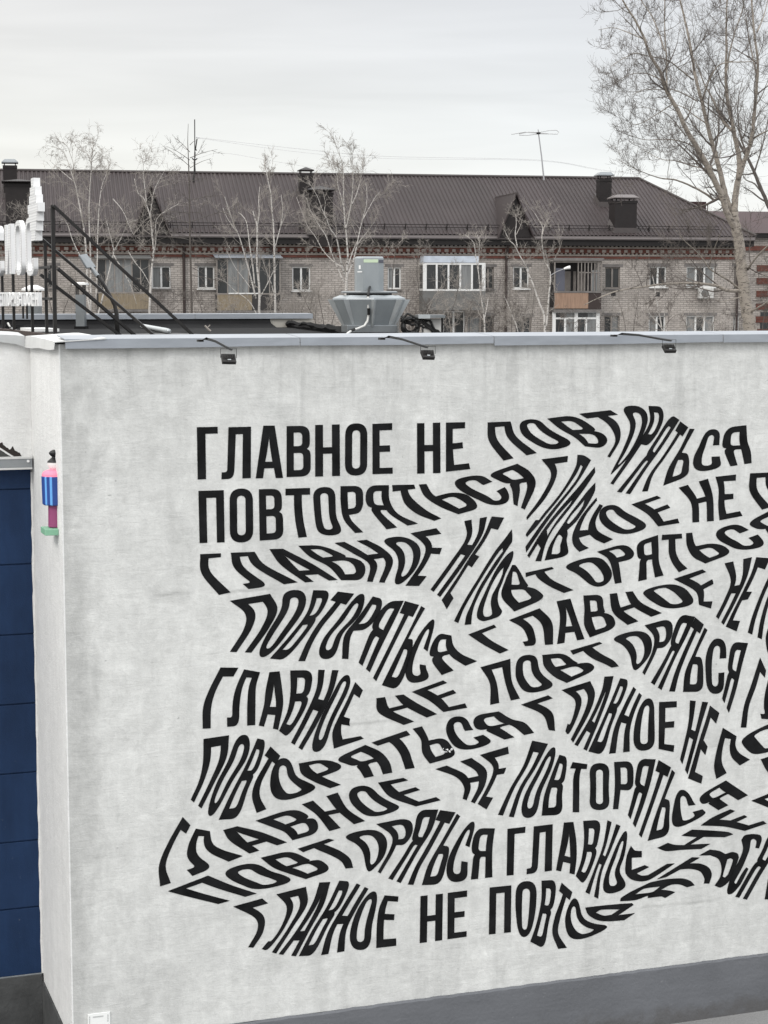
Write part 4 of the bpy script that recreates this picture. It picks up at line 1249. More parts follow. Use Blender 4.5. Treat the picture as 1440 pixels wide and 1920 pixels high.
def cham(w, c, z): return [Vector(p) for p in ((-w + c, -w, z), (w - c, -w, z), (w, -w + c, z), (w, w - c, z), (w - c, w, z), (-w + c, w, z), (-w, w - c, z), (-w, -w + c, z))]
mc.frustum([cham(25.5 * kf, 11 * kf, zb(546.5)), cham(25.5 * kf, 11 * kf, zb(486)), cham(23.5 * kf, 10 * kf, zb(482.5))]); mco = mc.build('motor_cover', M['hood'], fan)
w = 25.5 * kf
b = MB(); b.box((-w + 12 * kf, -w - .004, zb(494)), (w - 12 * kf, -w - .001, zb(488))); b.build('sticker', M['label_green'], mco)
q = [(w - 10 * kf, -w + .0, 0), (w - .5 * kf, -w + 10.0 * kf, 0)]
b = MB(); n_ = Vector((1, -1, 0)).normalized() * .004
a, c_ = Vector(q[0]) + n_, Vector(q[1]) + n_
b.add([a + Vector((0, 0, zb(494.5))), c_ + Vector((0, 0, zb(494.5))), c_ + Vector((0, 0, zb(489))), a + Vector((0, 0, zb(489)))], [(0, 1, 2, 3)]); b.build('sticker', M['label_blue'], mco)
b = MB(); a, c_ = Vector((-w + .01, -w + 10.5 * kf, 0)), Vector((-w + 10 * kf, -w + .5 * kf, 0)); n_ = Vector((-1, -1, 0)).normalized() * .004
for y0, y1, t0, t1 in ((506, 499, .35, .7), (512, 510, .1, .95)):
    p0, p1 = a.lerp(c_, t0) + n_, a.lerp(c_, t1) + n_
    b.add([p0 + Vector((0, 0, zb(y0))), p1 + Vector((0, 0, zb(y0))), p1 + Vector((0, 0, zb(y1))), p0 + Vector((0, 0, zb(y1)))], [(0, 1, 2, 3)])
b.build('sticker', M['notice'], mco)
RF = Matrix.Rotation(-R_(8), 3, 'Z')
FA = lambda x, y, dd=0: RF @ (at(x, y, df + dd) - fb)
b = MB(); b.tube([FA(693.5, 538, -.32), FA(692, 543, -.5), FA(690.5, 551, -.62), FA(690, 556, -.66)], .022, 8); b.build('motor_cable', M['cable_black'], fan, smooth=True)
b = MB(); b.tube([FA(690, 556, -.66), FA(690.5, 575, -.6), FA(691, 592, -.55), FA(689, 602, -.55), FA(683, 611, -.6), FA(671, 616, -.8), FA(660, 619, -1.0), FA(651, 626, -1.3), FA(645, 634, -1.7)], .02, 8); b.build('conduit', M['cable_white'], fan, smooth=True)
b = MB(); b.tube([FA(691.2, 578, -.62), FA(691.4, 590, -.58)], .025, 8); b.build('cable_wrap', M['cable_black'], fan)
b = MB(); b.tube([FA(664, 617.5, -.92), FA(656, 621, -1.1)], .026, 8); b.build('cable_wrap', M['cable_black'], fan)
# ------------------------------------------------------------------ outdoor unit with coiled hoses beside the fan
ub = hitz(806, 629.5, ROOF); du = FW.dot(ub - C); ku = du / FPX
un = empty('outdoor_unit', ub, R_(4)); tag(un, 'cream outdoor unit under a grey sheet cover beside the roof fan', 'outdoor unit')
uz = lambda y: (629.5 - y) * ku
b = MB(); b.box((-13 * ku, -.1, 0), (20 * ku, .3, uz(598))); b.build('casing', M['ac_white'], un, bevel=.01)
b = MB(); b.box((-24 * ku, -.25, uz(596)), (26 * ku, .45, uz(590.5))); b.build('cover_sheet', M['galv'], un)
b = MB(); b.box((-24 * ku, -.252, uz(597)), (-2 * ku, -.2515, uz(589.5))); b.build('cover_fold', M['galv_light'], un)
for x in (-22, 24):
    b = MB(); b.bar((x * ku, .1, 0), (x * ku, .1, uz(596)), .04); b.build('leg', M['steel_black'], un)
hb = hitz(772, 629.8, ROOF)
hs = empty('hose_coil', hb, 0); tag(hs, 'coil of black insulated hoses between the roof fan and the cream unit', 'hoses')
rnd = random.Random(7)
dh = FW.dot(hb - C); HA = lambda x, y, dd=0: at(x, y, dh + dd) - hb
b = MB()
for k in range(7):
    r = 15 + rnd.uniform(-2.5, 2.5); cx_, cy_ = 771 + rnd.uniform(-2, 2), 611 + rnd.uniform(-2, 2)
    pts = [HA(cx_ + r * .9 * math.cos(t * math.pi / 8), cy_ + r * 1.0 * math.sin(t * math.pi / 8), rnd.uniform(-.12, .12) + k * .03) for t in range(17)]
    b.tube(pts, .026, 6)
b.build('coil', M['cable_black'], hs, smooth=True)
b = MB()
for k in range(7):
    pts = [HA(752 + rnd.uniform(-4, 8), 592 + rnd.uniform(-2, 14)), HA(768 + rnd.uniform(-6, 6), 588 + rnd.uniform(-1, 22)), HA(790 + rnd.uniform(-6, 8), 592 + rnd.uniform(0, 26)), HA(812 + rnd.uniform(-8, 14), 604 + rnd.uniform(-6, 20)), HA(822 + rnd.uniform(-10, 10), 626)]
    b.tube([pts[0].lerp(pts[1], t / 3) for t in range(3)] + [pts[1].lerp(pts[2], t / 3) for t in range(3)] + [pts[2].lerp(pts[3], t / 3) for t in range(3)] + pts[3:], .013 if k > 2 else .022, 6)
b.build('loose_hose', M['cable_black'], hs, smooth=True)
# ------------------------------------------------------------------ brick apartment block behind
AP0 = at(720, 562, 100); AP0.z = 0
AA = R_(11)
AV = Vector((math.cos(AA), math.sin(AA), 0)); AN = Vector((-math.sin(AA), math.cos(AA), 0))
ab = empty('apartment_block', AP0, AA)
tag(ab, 'long three-storey pale brick apartment block with a brown ribbed metal roof and red brick cornice', 'apartment block')
def al(p): q = p - AP0; return Vector((q.dot(AV), q.dot(AN), p.z))
def fa(x, y, off=0.0): return al(hit(x, y, AP0 - AN * off, AN))
X0, X1 = fa(-70, 500).x, fa(1386, 500).x
zc = lambda y: fa(700, y).z
Z_BAND, Z_TOOTH, Z_EAVE = zc(484), zc(460), zc(440)
# openings: px left, right, top, bottom, kind
WIN = [(88, 108, 499, 540, 'old'), (285, 320, 499, 541, 'half'), (371, 402, 499, 541, 'half2'), (548, 582, 500, 545, 'white'), (727, 752, 501, 542, 'half'),
       (962, 992, 500, 541, 'half2'), (1134, 1163, 501, 541, 'old'), (1218, 1250, 500, 538, 'white'), (1287, 1340, 500, 538, 'triple'),
       (1376, 1384, 500, 540, 'old'),
       (905, 926, 501, 542, 'old'),
       (830, 872, 583, 630, 'white'), (876, 926, 592, 632, 'old'), (966, 996, 594, 636, 'old'), (1132, 1162, 592, 634, 'old'), (1216, 1248, 592, 634, 'half'),
       (1286, 1340, 592, 634, 'triple'), (1374, 1386, 592, 634, 'half'),
       (548, 582, 592, 636, 'white'), (371, 402, 592, 634, 'old'), (285, 320, 592, 634, 'old'), (727, 752, 592, 634, 'old')]
BAL = [(182, 277, 481, 580, 'tan'), (404, 520, 480, 582, 'ochre'), (786, 903, 481, 545, 'bay'), (1030, 1118, 490, 580, 'open'), (1028, 1116, 582, 634, 'glazed')]
rects = []
for x0, x1, y0, y1, k in WIN:
    a, b_ = fa(x0, y1), fa(x1, y0); rects.append((a.x, b_.x, a.z, b_.z, k))
brect = []
for x0, x1, y0, y1, k in BAL:
    a, b_ = fa(x0, y1), fa(x1, y0); brect.append((a.x, b_.x, a.z, b_.z, k))
def holed_wall(x0, x1, z0, z1, holes, y, depth):
    b = MB()
    xs = sorted({x0, x1, *[min(max(h[0], x0), x1) for h in holes], *[min(max(h[1], x0), x1) for h in holes]})
    zs_ = sorted({z0, z1, *[min(max(h[2], z0), z1) for h in holes], *[min(max(h[3], z0), z1) for h in holes]})
    for i in range(len(xs) - 1):
        for j in range(len(zs_) - 1):
            cx, cz = (xs[i] + xs[i + 1]) / 2, (zs_[j] + zs_[j + 1]) / 2
            if any(h[0] < cx < h[1] and h[2] < cz < h[3] for h in holes): continue
            b.quad((xs[i], y, zs_[j]), (xs[i + 1], y, zs_[j]), (xs[i + 1], y, zs_[j + 1]), (xs[i], y, zs_[j + 1]))
    for h in holes:
        a, c, d, e = max(h[0], x0), min(h[1], x1), max(h[2], z0), h[3]
        b.quad((a, y, d), (a, y + depth, d), (a, y + depth, e), (a, y, e)); b.quad((c, y, d), (c, y, e), (c, y + depth, e), (c, y + depth, d))
        b.quad((a, y, d), (c, y, d), (c, y + depth, d), (a, y + depth, d)); b.quad((a, y, e), (a, y + depth, e), (c, y + depth, e), (c, y, e))
    return b
body = holed_wall(X0, X1, -.1, Z_BAND, rects, 0, .22)
DEPTH = 12.5
body.quad((X1, 0, -.1), (X1, DEPTH, -.1), (X1, DEPTH, Z_BAND), (X1, 0, Z_BAND)); body.quad((X0, 0, -.1), (X0, 0, Z_BAND), (X0, DEPTH, Z_BAND), (X0, DEPTH, -.1))
body.quad((X0, DEPTH, -.1), (X1, DEPTH, -.1), (X1, DEPTH, Z_BAND + 1.4), (X0, DEPTH, Z_BAND + 1.4))
body.build('brick_wall', M['brick_pale'], ab)
# cornice: red band, dentils, toothed courses
b = MB(); b.box((X0, -.07, Z_BAND), (X1 + .07, .3, zc(478.5))); b.box((X0, -.10, zc(473)), (X1 + .1, .3, zc(464))); b.build('cornice_band', M['brick_red'], ab)
b = MB()
b.box((X0, -.10, zc(478.5) + .002), (X1 + .1, .3, zc(475.5)))
b.box((X0, -.17, zc(463.8)), (X1 + .17, .3, zc(461)))
x = X0
while x < X1:
    b.box((x, -.125, zc(475.4)), (x + .12, .2, zc(473.1))); b.box((x, -.20, zc(460.9)), (x + .12, .2, zc(459))); x += .24
b.build('toothed_course', M['brick_block'], ab)
dn = MB(); x = X0 + .1; step = .425
rd_ = random.Random(3)
while x < X1 - .3:
    w = .20 + rd_.uniform(-.02, .03)
    dn.box((x, -.135, zc(471.6)), (x + w, -.09, zc(466.2))); x += step
dn.build('dentil_course', M['brick_block'], ab)
# eaves
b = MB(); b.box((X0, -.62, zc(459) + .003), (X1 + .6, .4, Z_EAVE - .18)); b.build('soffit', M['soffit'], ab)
b = MB(); b.tube([(X0, -.66, Z_EAVE - .16), (X1 + .62, -.66, Z_EAVE - .16)], .085, 8); b.box((X0, -.70, Z_EAVE - .09), (X1 + .65, -.60, Z_EAVE - .02)); b.build('gutter', M['fascia'], ab)
# ribbed metal roof with a hipped right end
YE = -.68; RUN = 6.9
ridge = al(at(720, 331, 100 / math.cos(0) + 6.1)); ZR = ridge.z; YR = YE + RUN
def roof_l(x, y):
    """point of the photograph on the front roof slope, in block coordinates"""
    n = Vector((0, -(ZR - Z_EAVE), RUN)).normalized()
    nw = AV * n.x + AN * n.y + Vector((0, 0, n.z))
    p = AP0 + AN * YE; p = Vector((p.x, p.y, Z_EAVE))
    return al(hit(x, y, p, nw))
HX = roof_l(1201, 341).x; EX = X1 + .68
sl_n = Vector((0, -(ZR - Z_EAVE), RUN)).normalized()
rf = MB()
pitch_ = .235; x = X0; prof = [(0, 0), (.33, 0), (.45, .045), (.85, .045), (1.0, 0)]
cols = []
while x < EX:
    for t, h in prof[:-1]:
        xx = x + t * pitch_
        if xx > EX: break
        s = 1.0 if xx <= HX else max(0.0, (EX - xx) / (EX - HX))
        cols.append((xx, h, s))
    x += pitch_
va = []
for xx, h, s in cols:
    va.append(Vector((xx, YE, Z_EAVE)) + sl_n * h); va.append(Vector((xx, YE + RUN * s, Z_EAVE + (ZR - Z_EAVE) * s)) + sl_n * h)
rf.add(va, [(2 * i, 2 * i + 2, 2 * i + 3, 2 * i + 1) for i in range(len(cols) - 1)])
rf.quad((HX, YR, ZR), (EX, YE, Z_EAVE), (EX, YR + RUN, Z_EAVE), (HX, YR, ZR))
rf.f.pop(); rf.f.append((len(rf.v) - 4, len(rf.v) - 3, len(rf.v) - 2))
rf.quad((X0, YR, ZR), (HX, YR, ZR), (EX, YR + RUN, Z_EAVE), (X0, YR + RUN, Z_EAVE))
roof = rf.build('roof', M['roof_metal'], ab)
b = MB(); b.tube([(X0, YR, ZR + .04), (HX, YR, ZR + .04), (EX, YE, Z_EAVE + .06)], .10, 6); b.build('ridge_cap', M['roof_trim'], roof)
b = MB()
x = X0 + .4
while x < EX - 2:
    s = .07; p = Vector((x, YE + RUN * s, Z_EAVE + (ZR - Z_EAVE) * s))
    b.bar(p, p + Vector((0, -.05, .36)), .05); b.bar(p + Vector((0, .25, .12)), p + Vector((0, -.05, .30)), .03); x += 1.15
for dz in (.16, .30):
    s = .07; p = Vector((X0, YE + RUN * s - .03, Z_EAVE + (ZR - Z_EAVE) * s + dz)); b.bar(p, (EX - 2, p.y, p.z), .04)
b.build('snow_guard', M['chimney'], roof)
# chimneys
def chimney(cx, w_px, y_top, y_base, cap_px, cap_top, cap_gap, kind, capm):
    p = roof_l(cx, y_base); k = 104 / FPX; w = w_px * k / 2; zt = p.z + (y_base - y_top) * k
    o = MB(); o.box((p.x - w, p.y, p.z - .6), (p.x + w, p.y + w * 1.7, zt)); o.box((p.x - w * 1.06, p.y - .03, zt - .14), (p.x + w * 1.06, p.y + w * 1.76, zt))
    o = o.build('chimney', M['chimney'], roof)
    cw = cap_px * k / 2; cy = p.y + w * .85; z0 = zt + cap_gap * k; z1 = zt + (y_top - cap_top) * k
    c = MB(); c.frustum([[(p.x - cw, cy - cw, z0), (p.x + cw, cy - cw, z0), (p.x + cw, cy + cw, z0), (p.x - cw, cy + cw, z0)], [(p.x - cw, cy - cw, z0 + .05), (p.x + cw, cy - cw, z0 + .05), (p.x + cw, cy + cw, z0 + .05), (p.x - cw, cy + cw, z0 + .05)],
                         [(p.x + dx * cw * (.1 if kind == 'pyr' else .62), cy + dy * cw * (.1 if kind == 'pyr' else .62), z1) for dx, dy in ((-1, -1), (1, -1), (1, 1), (-1, 1))]])
    c.build('chimney_cap', capm, o)
    l = MB()
    for dx in (-1, 1):
        for dy in (-1, 1): l.bar((p.x + dx * w * .8, cy + dy * w * .6, zt - .02), (p.x + dx * w * .8, cy + dy * w * .6, z0 + .02), .05)
    l.build('cap_leg', M['chimney'], o)
    a = MB(); a.frustum([[(p.x - w * 1.2, p.y - .06, p.z - .02), (p.x + w * 1.2, p.y - .06, p.z - .02), (p.x + w * 1.25, p.y + .9, p.z + .5), (p.x - w * 1.25, p.y + .9, p.z + .5)], [(p.x - w * 1.02, p.y - .01, p.z + .28), (p.x + w * 1.02, p.y - .01, p.z + .28), (p.x + w * 1.02, p.y + .9, p.z + .8), (p.x - w * 1.02, p.y + .9, p.z + .8)]])
    a.build('chimney_flashing', M['roof_trim'], o)
chimney(20, 24, 314, 372, 29, 303, 4, 'flat', M['galv'])
chimney(37, 46, 352, 430, 58, 344, 2, 'pyr', M['chimney'])
chimney(575, 25, 327, 374, 28, 315, 5, 'pyr', M['chimney'])
chimney(602, 43, 366, 440, 52, 354, 3, 'pyr', M['chimney'])
chimney(1135, 24, 336, 388, 31, 323, 6, 'flat', M['galv'])
chimney(1173, 42, 378, 437, 47, 367, 4, 'flat', M['fascia'])
# dormers: small gables with their own ridge
def dormer(xc, x_l, x_r, y_apex, y_base):
    pb = roof_l(xc, y_base + 6); pl, pr_ = roof_l(x_l, y_base + 4), roof_l(x_r, y_base + 8)
    k = 102 / FPX; zb_ = pb.z - .05; za = zb_ + (y_base + 6 - y_apex) * k; w = (pr_.x - pl.x) / 2; cx = (pl.x + pr_.x) / 2; y0 = pb.y - .1
    slope = (ZR - Z_EAVE) / RUN
    yback = y0 + (za - zb_) / slope
    g_ = MB(); g_.add([(cx - w * .94, y0 + .06, zb_), (cx + w * .94, y0 + .06, zb_), (cx, y0 + .06, za - .10)], [(0, 1, 2)]); g_.build('dormer_gable', M['chimney'], roof)
    d = MB(); t = .07
    for s in (-1, 1):
        a0, a1, a2 = Vector((cx, y0 - .12, za)), Vector((cx + s * w * 1.06, y0 - .12, zb_ - .12)), Vector((cx, yback, za))
        nn_ = Vector((s * (za - zb_), 0, w)).normalized() * t
        d.add([a0, a1, a2, a0 + nn_, a1 + nn_, a2 + nn_], [(0, 1, 2), (3, 5, 4), (0, 3, 4, 1), (1, 4, 5, 2)])
    dd = d.build('dormer_roof', M['roof_metal'], roof)
    b = MB(); b.bar((cx, y0 - .14, za + .06), (cx, yback, za + .06), .12); b.build('dormer_ridge', M['roof_trim'], dd)
dormer(965, 934, 999, 366, 437)
dormer(284, 250, 318, 356, 432)
# windows
def window(x0, x1, z0, z1, kind, y=.13, sill=True, parent=ab):
    w = .07
    mfr = M['frame_white'] if kind in ('white', 'triple', 'half', 'half2') else M['frame_old']
    n = 3 if kind == 'triple' else 2
    f = MB()
    f.box((x0, y - .04, z0), (x0 + w, y + .05, z1)); f.box((x1 - w, y - .04, z0), (x1, y + .05, z1))
    f.box((x0 + w, y - .04, z0), (x1 - w, y + .05, z0 + w)); f.box((x0 + w, y - .04, z1 - w), (x1 - w, y + .05, z1))
    xs = [x0 + w + (x1 - x0 - 2 * w) * i / n for i in range(n + 1)]
    for q in xs[1:-1]: f.box((q - .05, y - .045, z0 + w + .001), (q + .05, y + .05, z1 - w - .001))
    fo = f.build('window', mfr, parent)
    for i in range(n):
        p = MB(); p.quad((xs[i], y + .01, z0 + w), (xs[i + 1], y + .01, z0 + w), (xs[i + 1], y + .01, z1 - w), (xs[i], y + .01, z1 - w))
        cur = (kind == 'half' and i == 0) or (kind == 'half2' and i == 0 and False) or (kind == 'triple' and i in (0, 2)) or (kind == 'old' and rd_.random() < .3)
        p.build('pane', M['curtain'] if cur else M['glass'], fo)
    if sill:
        s = MB(); s.box((x0 - .06, -.13, z0 - .07), (x1 + .06, .10, z0 - .005)); s.build('sill', M['frame_white'] if kind in ('white', 'half2', 'triple') else M['slab'], fo)
    l = MB(); l.box((x0 - .15, -.012, z1 + .002), (x1 + .15, .05, z1 + .17)); l.build('lintel', M['slab'], fo)
for r in rects: window(*r)
bp_ = {'tan': M['balcony_ochre'], 'ochre': M['balcony_ochre'], 'open': M['balcony_tan']}
def balcony(x0, x1, z0, z1, kind):
    d = 1.0
    h = z1 - z0
    if kind in ('tan', 'ochre'):
        o = MB(); o.box((x0 - .05, -d - .02, z0 - .12), (x1 + .05, -.001, z0)); o = o.build('balcony', M['slab'], ab)
        zp = z0 + h * (.30 if kind == 'tan' else .29); zg = z0 + h * .36
        p = MB(); p.box((x0 + (.0 if kind == 'ochre' else .05), -d, z0 + .01), (x1 if kind == 'tan' else x0 + (x1 - x0) * .55, -d + .04, zp)); p.build('front_panel', bp_[kind], o)
        p = MB(); p.box((x1 - .04, -d + .04, z0), (x1, -.002, zp)); p.build('side_panel', M['balcony_dark'], o); p = MB(); p.box((x0, -d + .041, z0), (x0 + .04, -.002, zp)); p.build('side_panel', M['balcony_dark'], o); p = MB()
        if kind == 'ochre': p.box((x0 + (x1 - x0) * .55 + .01, -d + .005, z0 + .01), (x1, -d + .038, zp)); p.build('dark_panel', M['balcony_dark'], o)
        f = MB(); n = 6
        for i in range(n + 1):
            q = x0 + (x1 - x0) * i / n; f.bar((q, -d + .03, zp), (q, -d + .03, z1 - .12), .055)
        f.box((x0, -d - .01, zp + .002), (x1, -d + .06, zp + .07)); f.box((x0, -d - .01, z1 - .2), (x1, -d + .06, z1 - .12))
        f.build('glazing_frame', M['frame_old'] if kind == 'tan' else M['frame_old'], o)
        for i in range(n):
            q0, q1 = x0 + (x1 - x0) * i / n, x0 + (x1 - x0) * (i + 1) / n
            p = MB(); p.quad((q0, -d + .03, zp), (q1, -d + .03, zp), (q1, -d + .03, z1 - .15), (q0, -d + .03, z1 - .15)); p.build('pane', M['curtain'] if i in ((1, 2, 3) if kind == 'tan' else (1, 2)) else M['glass'], o)
        p = MB(); p.quad((x1 - .02, -d + .03, zp), (x1 - .02, -.01, zp), (x1 - .02, -.01, z1 - .15), (x1 - .02, -d + .03, z1 - .15)); p.build('pane', M['glass'], o)
        c = MB(); c.frustum([[(x0 - .12, -d - .25, z1 - .14), (x1 + .12, -d - .25, z1 - .14), (x1 + .12, -.002, z1 + .06), (x0 - .12, -.002, z1 + .06)], [(x0 - .12, -d - .25, z1 - .10), (x1 + .12, -d - .25, z1 - .10), (x1 + .12, -.002, z1 + .1), (x0 - .12, -.002, z1 + .1)]])
        c.build('canopy', M['coping'] if kind == 'ochre' else M['balcony_grey'], o)
        if kind == 'ochre':
            s = MB(); s.box((x0 + .6, -d - .03, zp + .03), (x0 + 2.2, -d - .012, zp + .09)); s.build('sill', M['frame_white'], o)
    elif kind == 'bay':
        o = MB(); o.box((x0, -.9, z0 - 1.05), (x1, -.001, z0 - .02)); o = o.build('balcony', M['balcony_grey'], ab)
        c = MB(); c.box((x0 + .03, -.93, z1 - .35), (x1 - .4, -.002, z1)); c.build('canopy', M['blue_sheet'], o)
        f = MB(); xa = x0 + .02; n = 5
        f.box((xa, -.9, z0 - .015), (x1, -.82, z0 + .08)); f.box((xa, -.9, z1 - .47), (x1, -.82, z1 - .36))
        for i in range(n + 1):
            q = xa + .1 + (x1 - xa - .2) * i / n; w = .1 if i in (0, n) else .05
            f.box((q - w, -.905, z0 + .081), (q + w, -.815, z1 - .471))
        f.box((x0, -.8, z0), (x0 + .08, -.002, z0 + .1)); f.box((x0, -.8, z1 - .46), (x0 + .08, -.002, z1 - .36))
        f.build('glazing_frame', M['frame_white'], o)
        for i in range(n):
            q0, q1 = xa + .1 + (x1 - xa - .2) * i / n, xa + .1 + (x1 - xa - .2) * (i + 1) / n
            p = MB(); p.quad((q0, -.86, z0), (q1, -.86, z0), (q1, -.86, z1 - .4), (q0, -.86, z1 - .4)); p.build('pane', M['curtain'] if i == 3 else M['glass'], o)
        p = MB(); p.quad((x0 + .04, -.86, z0), (x0 + .04, -.01, z0), (x0 + .04, -.01, z1 - .4), (x0 + .04, -.86, z1 - .4)); p.build('pane', M['glass'], o)
    elif kind == 'open':
        o = MB(); o.box((x0 - .05, -d, z0 - .14), (x1 + .05, -.001, z0)); o = o.build('balcony', M['slab'], ab)
        zp = z0 + h * .36
        p = MB(); p.box((x0, -d - .01, z0 + .05), (x0 + (x1 - x0) * .72, -d + .03, zp - .05)); p.build('front_panel', M['balcony_tan'], o)
        p = MB(); p.box((x0 + (x1 - x0) * .72 + .01, -d + .0, z0 + .02), (x1, -d + .03, zp - .05)); p.build('dark_panel', M['pipe_brown'], o); p = MB(); p.box((x1 - .03, -d + .031, z0), (x1, -.002, zp - .05)); p.build('side_panel', M['pipe_brown'], o)
        p = MB(); p.box((x0 - .04, -d - .03, zp - .04), (x1 + .04, -d + .08, zp + .05)); p.build('rail', M['slab'], o)
        f = MB()
        for i in range(8):
            q = x0 + (x1 - x0) * (.5 + .5 * i / 7) ; f.bar((q, -d + .03, zp + .05), (q, -d + .03, z1 - .05), .05)
        f.bar((x0, -d + .03, zp + .05), (x0, -d + .03, z1 - .05), .07)
        f.bar((x0 + (x1 - x0) * .5, -d + .03, z0 + h * .76), (x1, -d + .03, z0 + h * .76), .05); f.bar((x0, -d + .03, z1 - .05), (x1, -d + .03, z1 - .05), .09)
        f.build('glazing_frame', M['frame_old'], o)
        p = MB(); p.quad((x0, -.015, z0), (x1, -.015, z0), (x1, -.015, z1), (x0, -.015, z1)); p.build('back_wall', M['balcony_dark'], o)
        p = MB(); 
        for q0, q1 in ((.30, .44), (.50, .56), (.60, .73)): p.box((x0 + (x1 - x0) * q0, -.09, zp + .05), (x0 + (x1 - x0) * q1, -.03, z1 - .55))
        p.build('inner_frame', M['frame_old'], o)
        p = MB()
        for q0, q1 in ((.78, .84), (.88, .96)): p.quad((x0 + (x1 - x0) * q0, -d + .05, zp + .06), (x0 + (x1 - x0) * q1, -d + .05, zp + .06), (x0 + (x1 - x0) * q1, -d + .05, z1 - .5), (x0 + (x1 - x0) * q0, -d + .05, z1 - .5))
        p.build('pane', M['curtain'], o)
        p = MB(); p.quad((x0 + .06, -d + .05, zp + .06), (x0 + (x1 - x0) * .22, -d + .05, zp + .06), (x0 + (x1 - x0) * .22, -d + .05, z1 - .4), (x0 + .06, -d + .05, z1 - .4)); p.build('pane', M['label_blue'], o)
        c = MB(); c.box((x0 - .1, -d - .1, z1), (x1 + .1, -.002, z1 + .16)); c.build('canopy', M['slab'], o)
    else:
        o = MB(); o.box((x0, -.8, z0 - 1), (x1, -.001, z0)); o = o.build('balcony', M['balcony_grey'], ab)
        f = MB(); n = 4
        zt = z0 + h * .72
        f.box((x0, -.82, z1 - .12), (x1, -.74, z1)); f.box((x0, -.82, zt - .05), (x1, -.74, zt + .05))
        for i, w in ((0, .09), (1, .06), (2, .10), (2.9, .07), (4, .10)):
            q = x0 + .09 + (x1 - x0 - .18) * i / n
            f.box((q - w, -.825, z0), (q + w, -.735, zt - .051))
            if i in (0, 2, 4): f.box((q - w, -.825, zt + .051), (q + w, -.735, z1 - .121))
        f.build('glazing_frame', M['frame_white'], o)
        for i in range(4):
            q0, q1 = x0 + (x1 - x0) * i / 4, x0 + (x1 - x0) * (i + 1) / 4
            p = MB(); p.quad((q0, -.78, z0), (q1, -.78, z0), (q1, -.78, z1 - .06), (q0, -.78, z1 - .06)); p.build('pane', M['curtain'] if i in (1, 3) else M['glass'], o)
        c = MB(); c.box((x0 - .06, -.9, z1 + .003), (x1 + .06, -.002, z1 + .16)); c.build('canopy', M['slab'], o)
for r in brect: balcony(*r)
# drainpipes and small wall vents
for px_ in (345, 507, 948, 1381):
    p = fa(px_, 540); b = MB(); b.tube([(p.x, -.5, Z_EAVE - .2), (p.x, -.45, zc(462)), (p.x, -.14, zc(482)), (p.x, -.12, zc(490)), (p.x, -.12, 0)], .075, 8); b.build('drainpipe', M['pipe_brown'], ab)
for x0, y0 in ((1150, 551), (1233, 552), (562, 553)):
    p = fa(x0, y0); b = MB(); b.box((p.x - .13, -.006, p.z - .12), (p.x + .13, .05, p.z + .12)); b.build('wall_vent', M['balcony_dark'], ab)

# air conditioners on the facade
def aircon(x, y, label):
    p = hit(x, y, AP0, AN); o = empty('air_conditioner', p, AA); tag(o, label, 'air conditioner')
    b = MB(); b.box((-.42, -.42, -.28), (.42, -.1, .28)); c = b.build('casing', M['ac_white'], o, bevel=.02)
    b = MB(); b.tube([(-.1, -.421, 0), (-.1, -.435, 0)], .22, 20); b.tube([(-.1, -.43, 0), (-.1, -.445, 0)], .06, 10); b.build('fan_grille', M['balcony_grey'], c)
    b = MB(); b.box((-.40, -.45, -.33), (-.33, -.0, -.285)); b.box((.33, -.45, -.33), (.40, -.0, -.285)); b.build('bracket', M['slab'], o)
aircon(1320, 550, 'white air conditioner hanging under the widest top-floor window, beside the big tree')
# lamp-like white dish on the open balcony
p = hit(1062, 502, AP0 - AN * 1.2, AN); o = empty('security_lamp', p, AA); tag(o, 'small white lamp sticking out of the dark open balcony on a bent arm', 'lamp')
b = MB(); b.tube([(-.9, .2, -.45), (-.5, .05, -.2), (-.1, 0, -.05)], .025, 6); b.build('arm', M['metal_grey'], o)
b = MB(); b.tube([(-.15, 0, -.06), (.05, -.02, .0), (.2, -.03, .02)], [.05, .085, .10], 10); b.build('head', M['white_cap'], o)

# ------------------------------------------------------------------ neighbouring building at the right
nbp = at(1386, 562, 116); nbp.z = 0
nbld = empty('brick_neighbour', nbp, AA)
tag(nbld, 'neighbouring brick building with a dark red roof and red-and-white striped corner, behind the big tree', 'building')
def nl(x, y, off=0):
    p = hit(x, y, nbp + AN * off, AN); q = p - nbp; return Vector((q.dot(AV), q.dot(AN), p.z))
NX0, NX1 = nl(1340, 500).x, nl(1560, 500).x
zt = nl(1400, 446).z
b = MB(); b.box((NX0, 0, -.1), (NX1, 10, zt)); b.build('wall', M['brick_pale'], nbld)
xq = nl(1419, 500).x
for i in range(9):
    y0 = 497 + i * 24
    a, c = nl(1419, y0 + 12).z, nl(1419, y0).z
    if a < 0: break
    b = MB(); b.box((xq, -.05, a), (xq + 1.4, .2, c)); b.build('red_quoin', M['brick_red'], nbld)
b = MB(); b.box((NX0, -.12, nl(1400, 470).z), (NX1, .0, nl(1400, 461).z)); b.build('cornice', M['brick_red'], nbld)
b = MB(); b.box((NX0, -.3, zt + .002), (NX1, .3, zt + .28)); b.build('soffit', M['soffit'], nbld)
ra, rb_ = nl(1270, 380, 5), nl(1318, 380, 5)
b = MB(); z0, z1 = zt + .29, nl(1400, 397, 5).z
b.frustum([[(NX0 - 6, -.35, z0), (NX1, -.35, z0), (NX1, 10, z0), (NX0 - 6, 10, z0)], [(NX0 - 6, 4.6, z1), (NX1, 4.6, z1), (NX1, 5.2, z1), (NX0 - 6, 5.2, z1)]]); rr = b.build('roof', M['roof_red'], nbld)
b = MB(); b.box((ra.x - 3, 4.4, z0 + .2), (rb_.x, 5.4, nl(1300, 379, 5).z)); b.build('roof_shaft', M['roof_red'], rr)
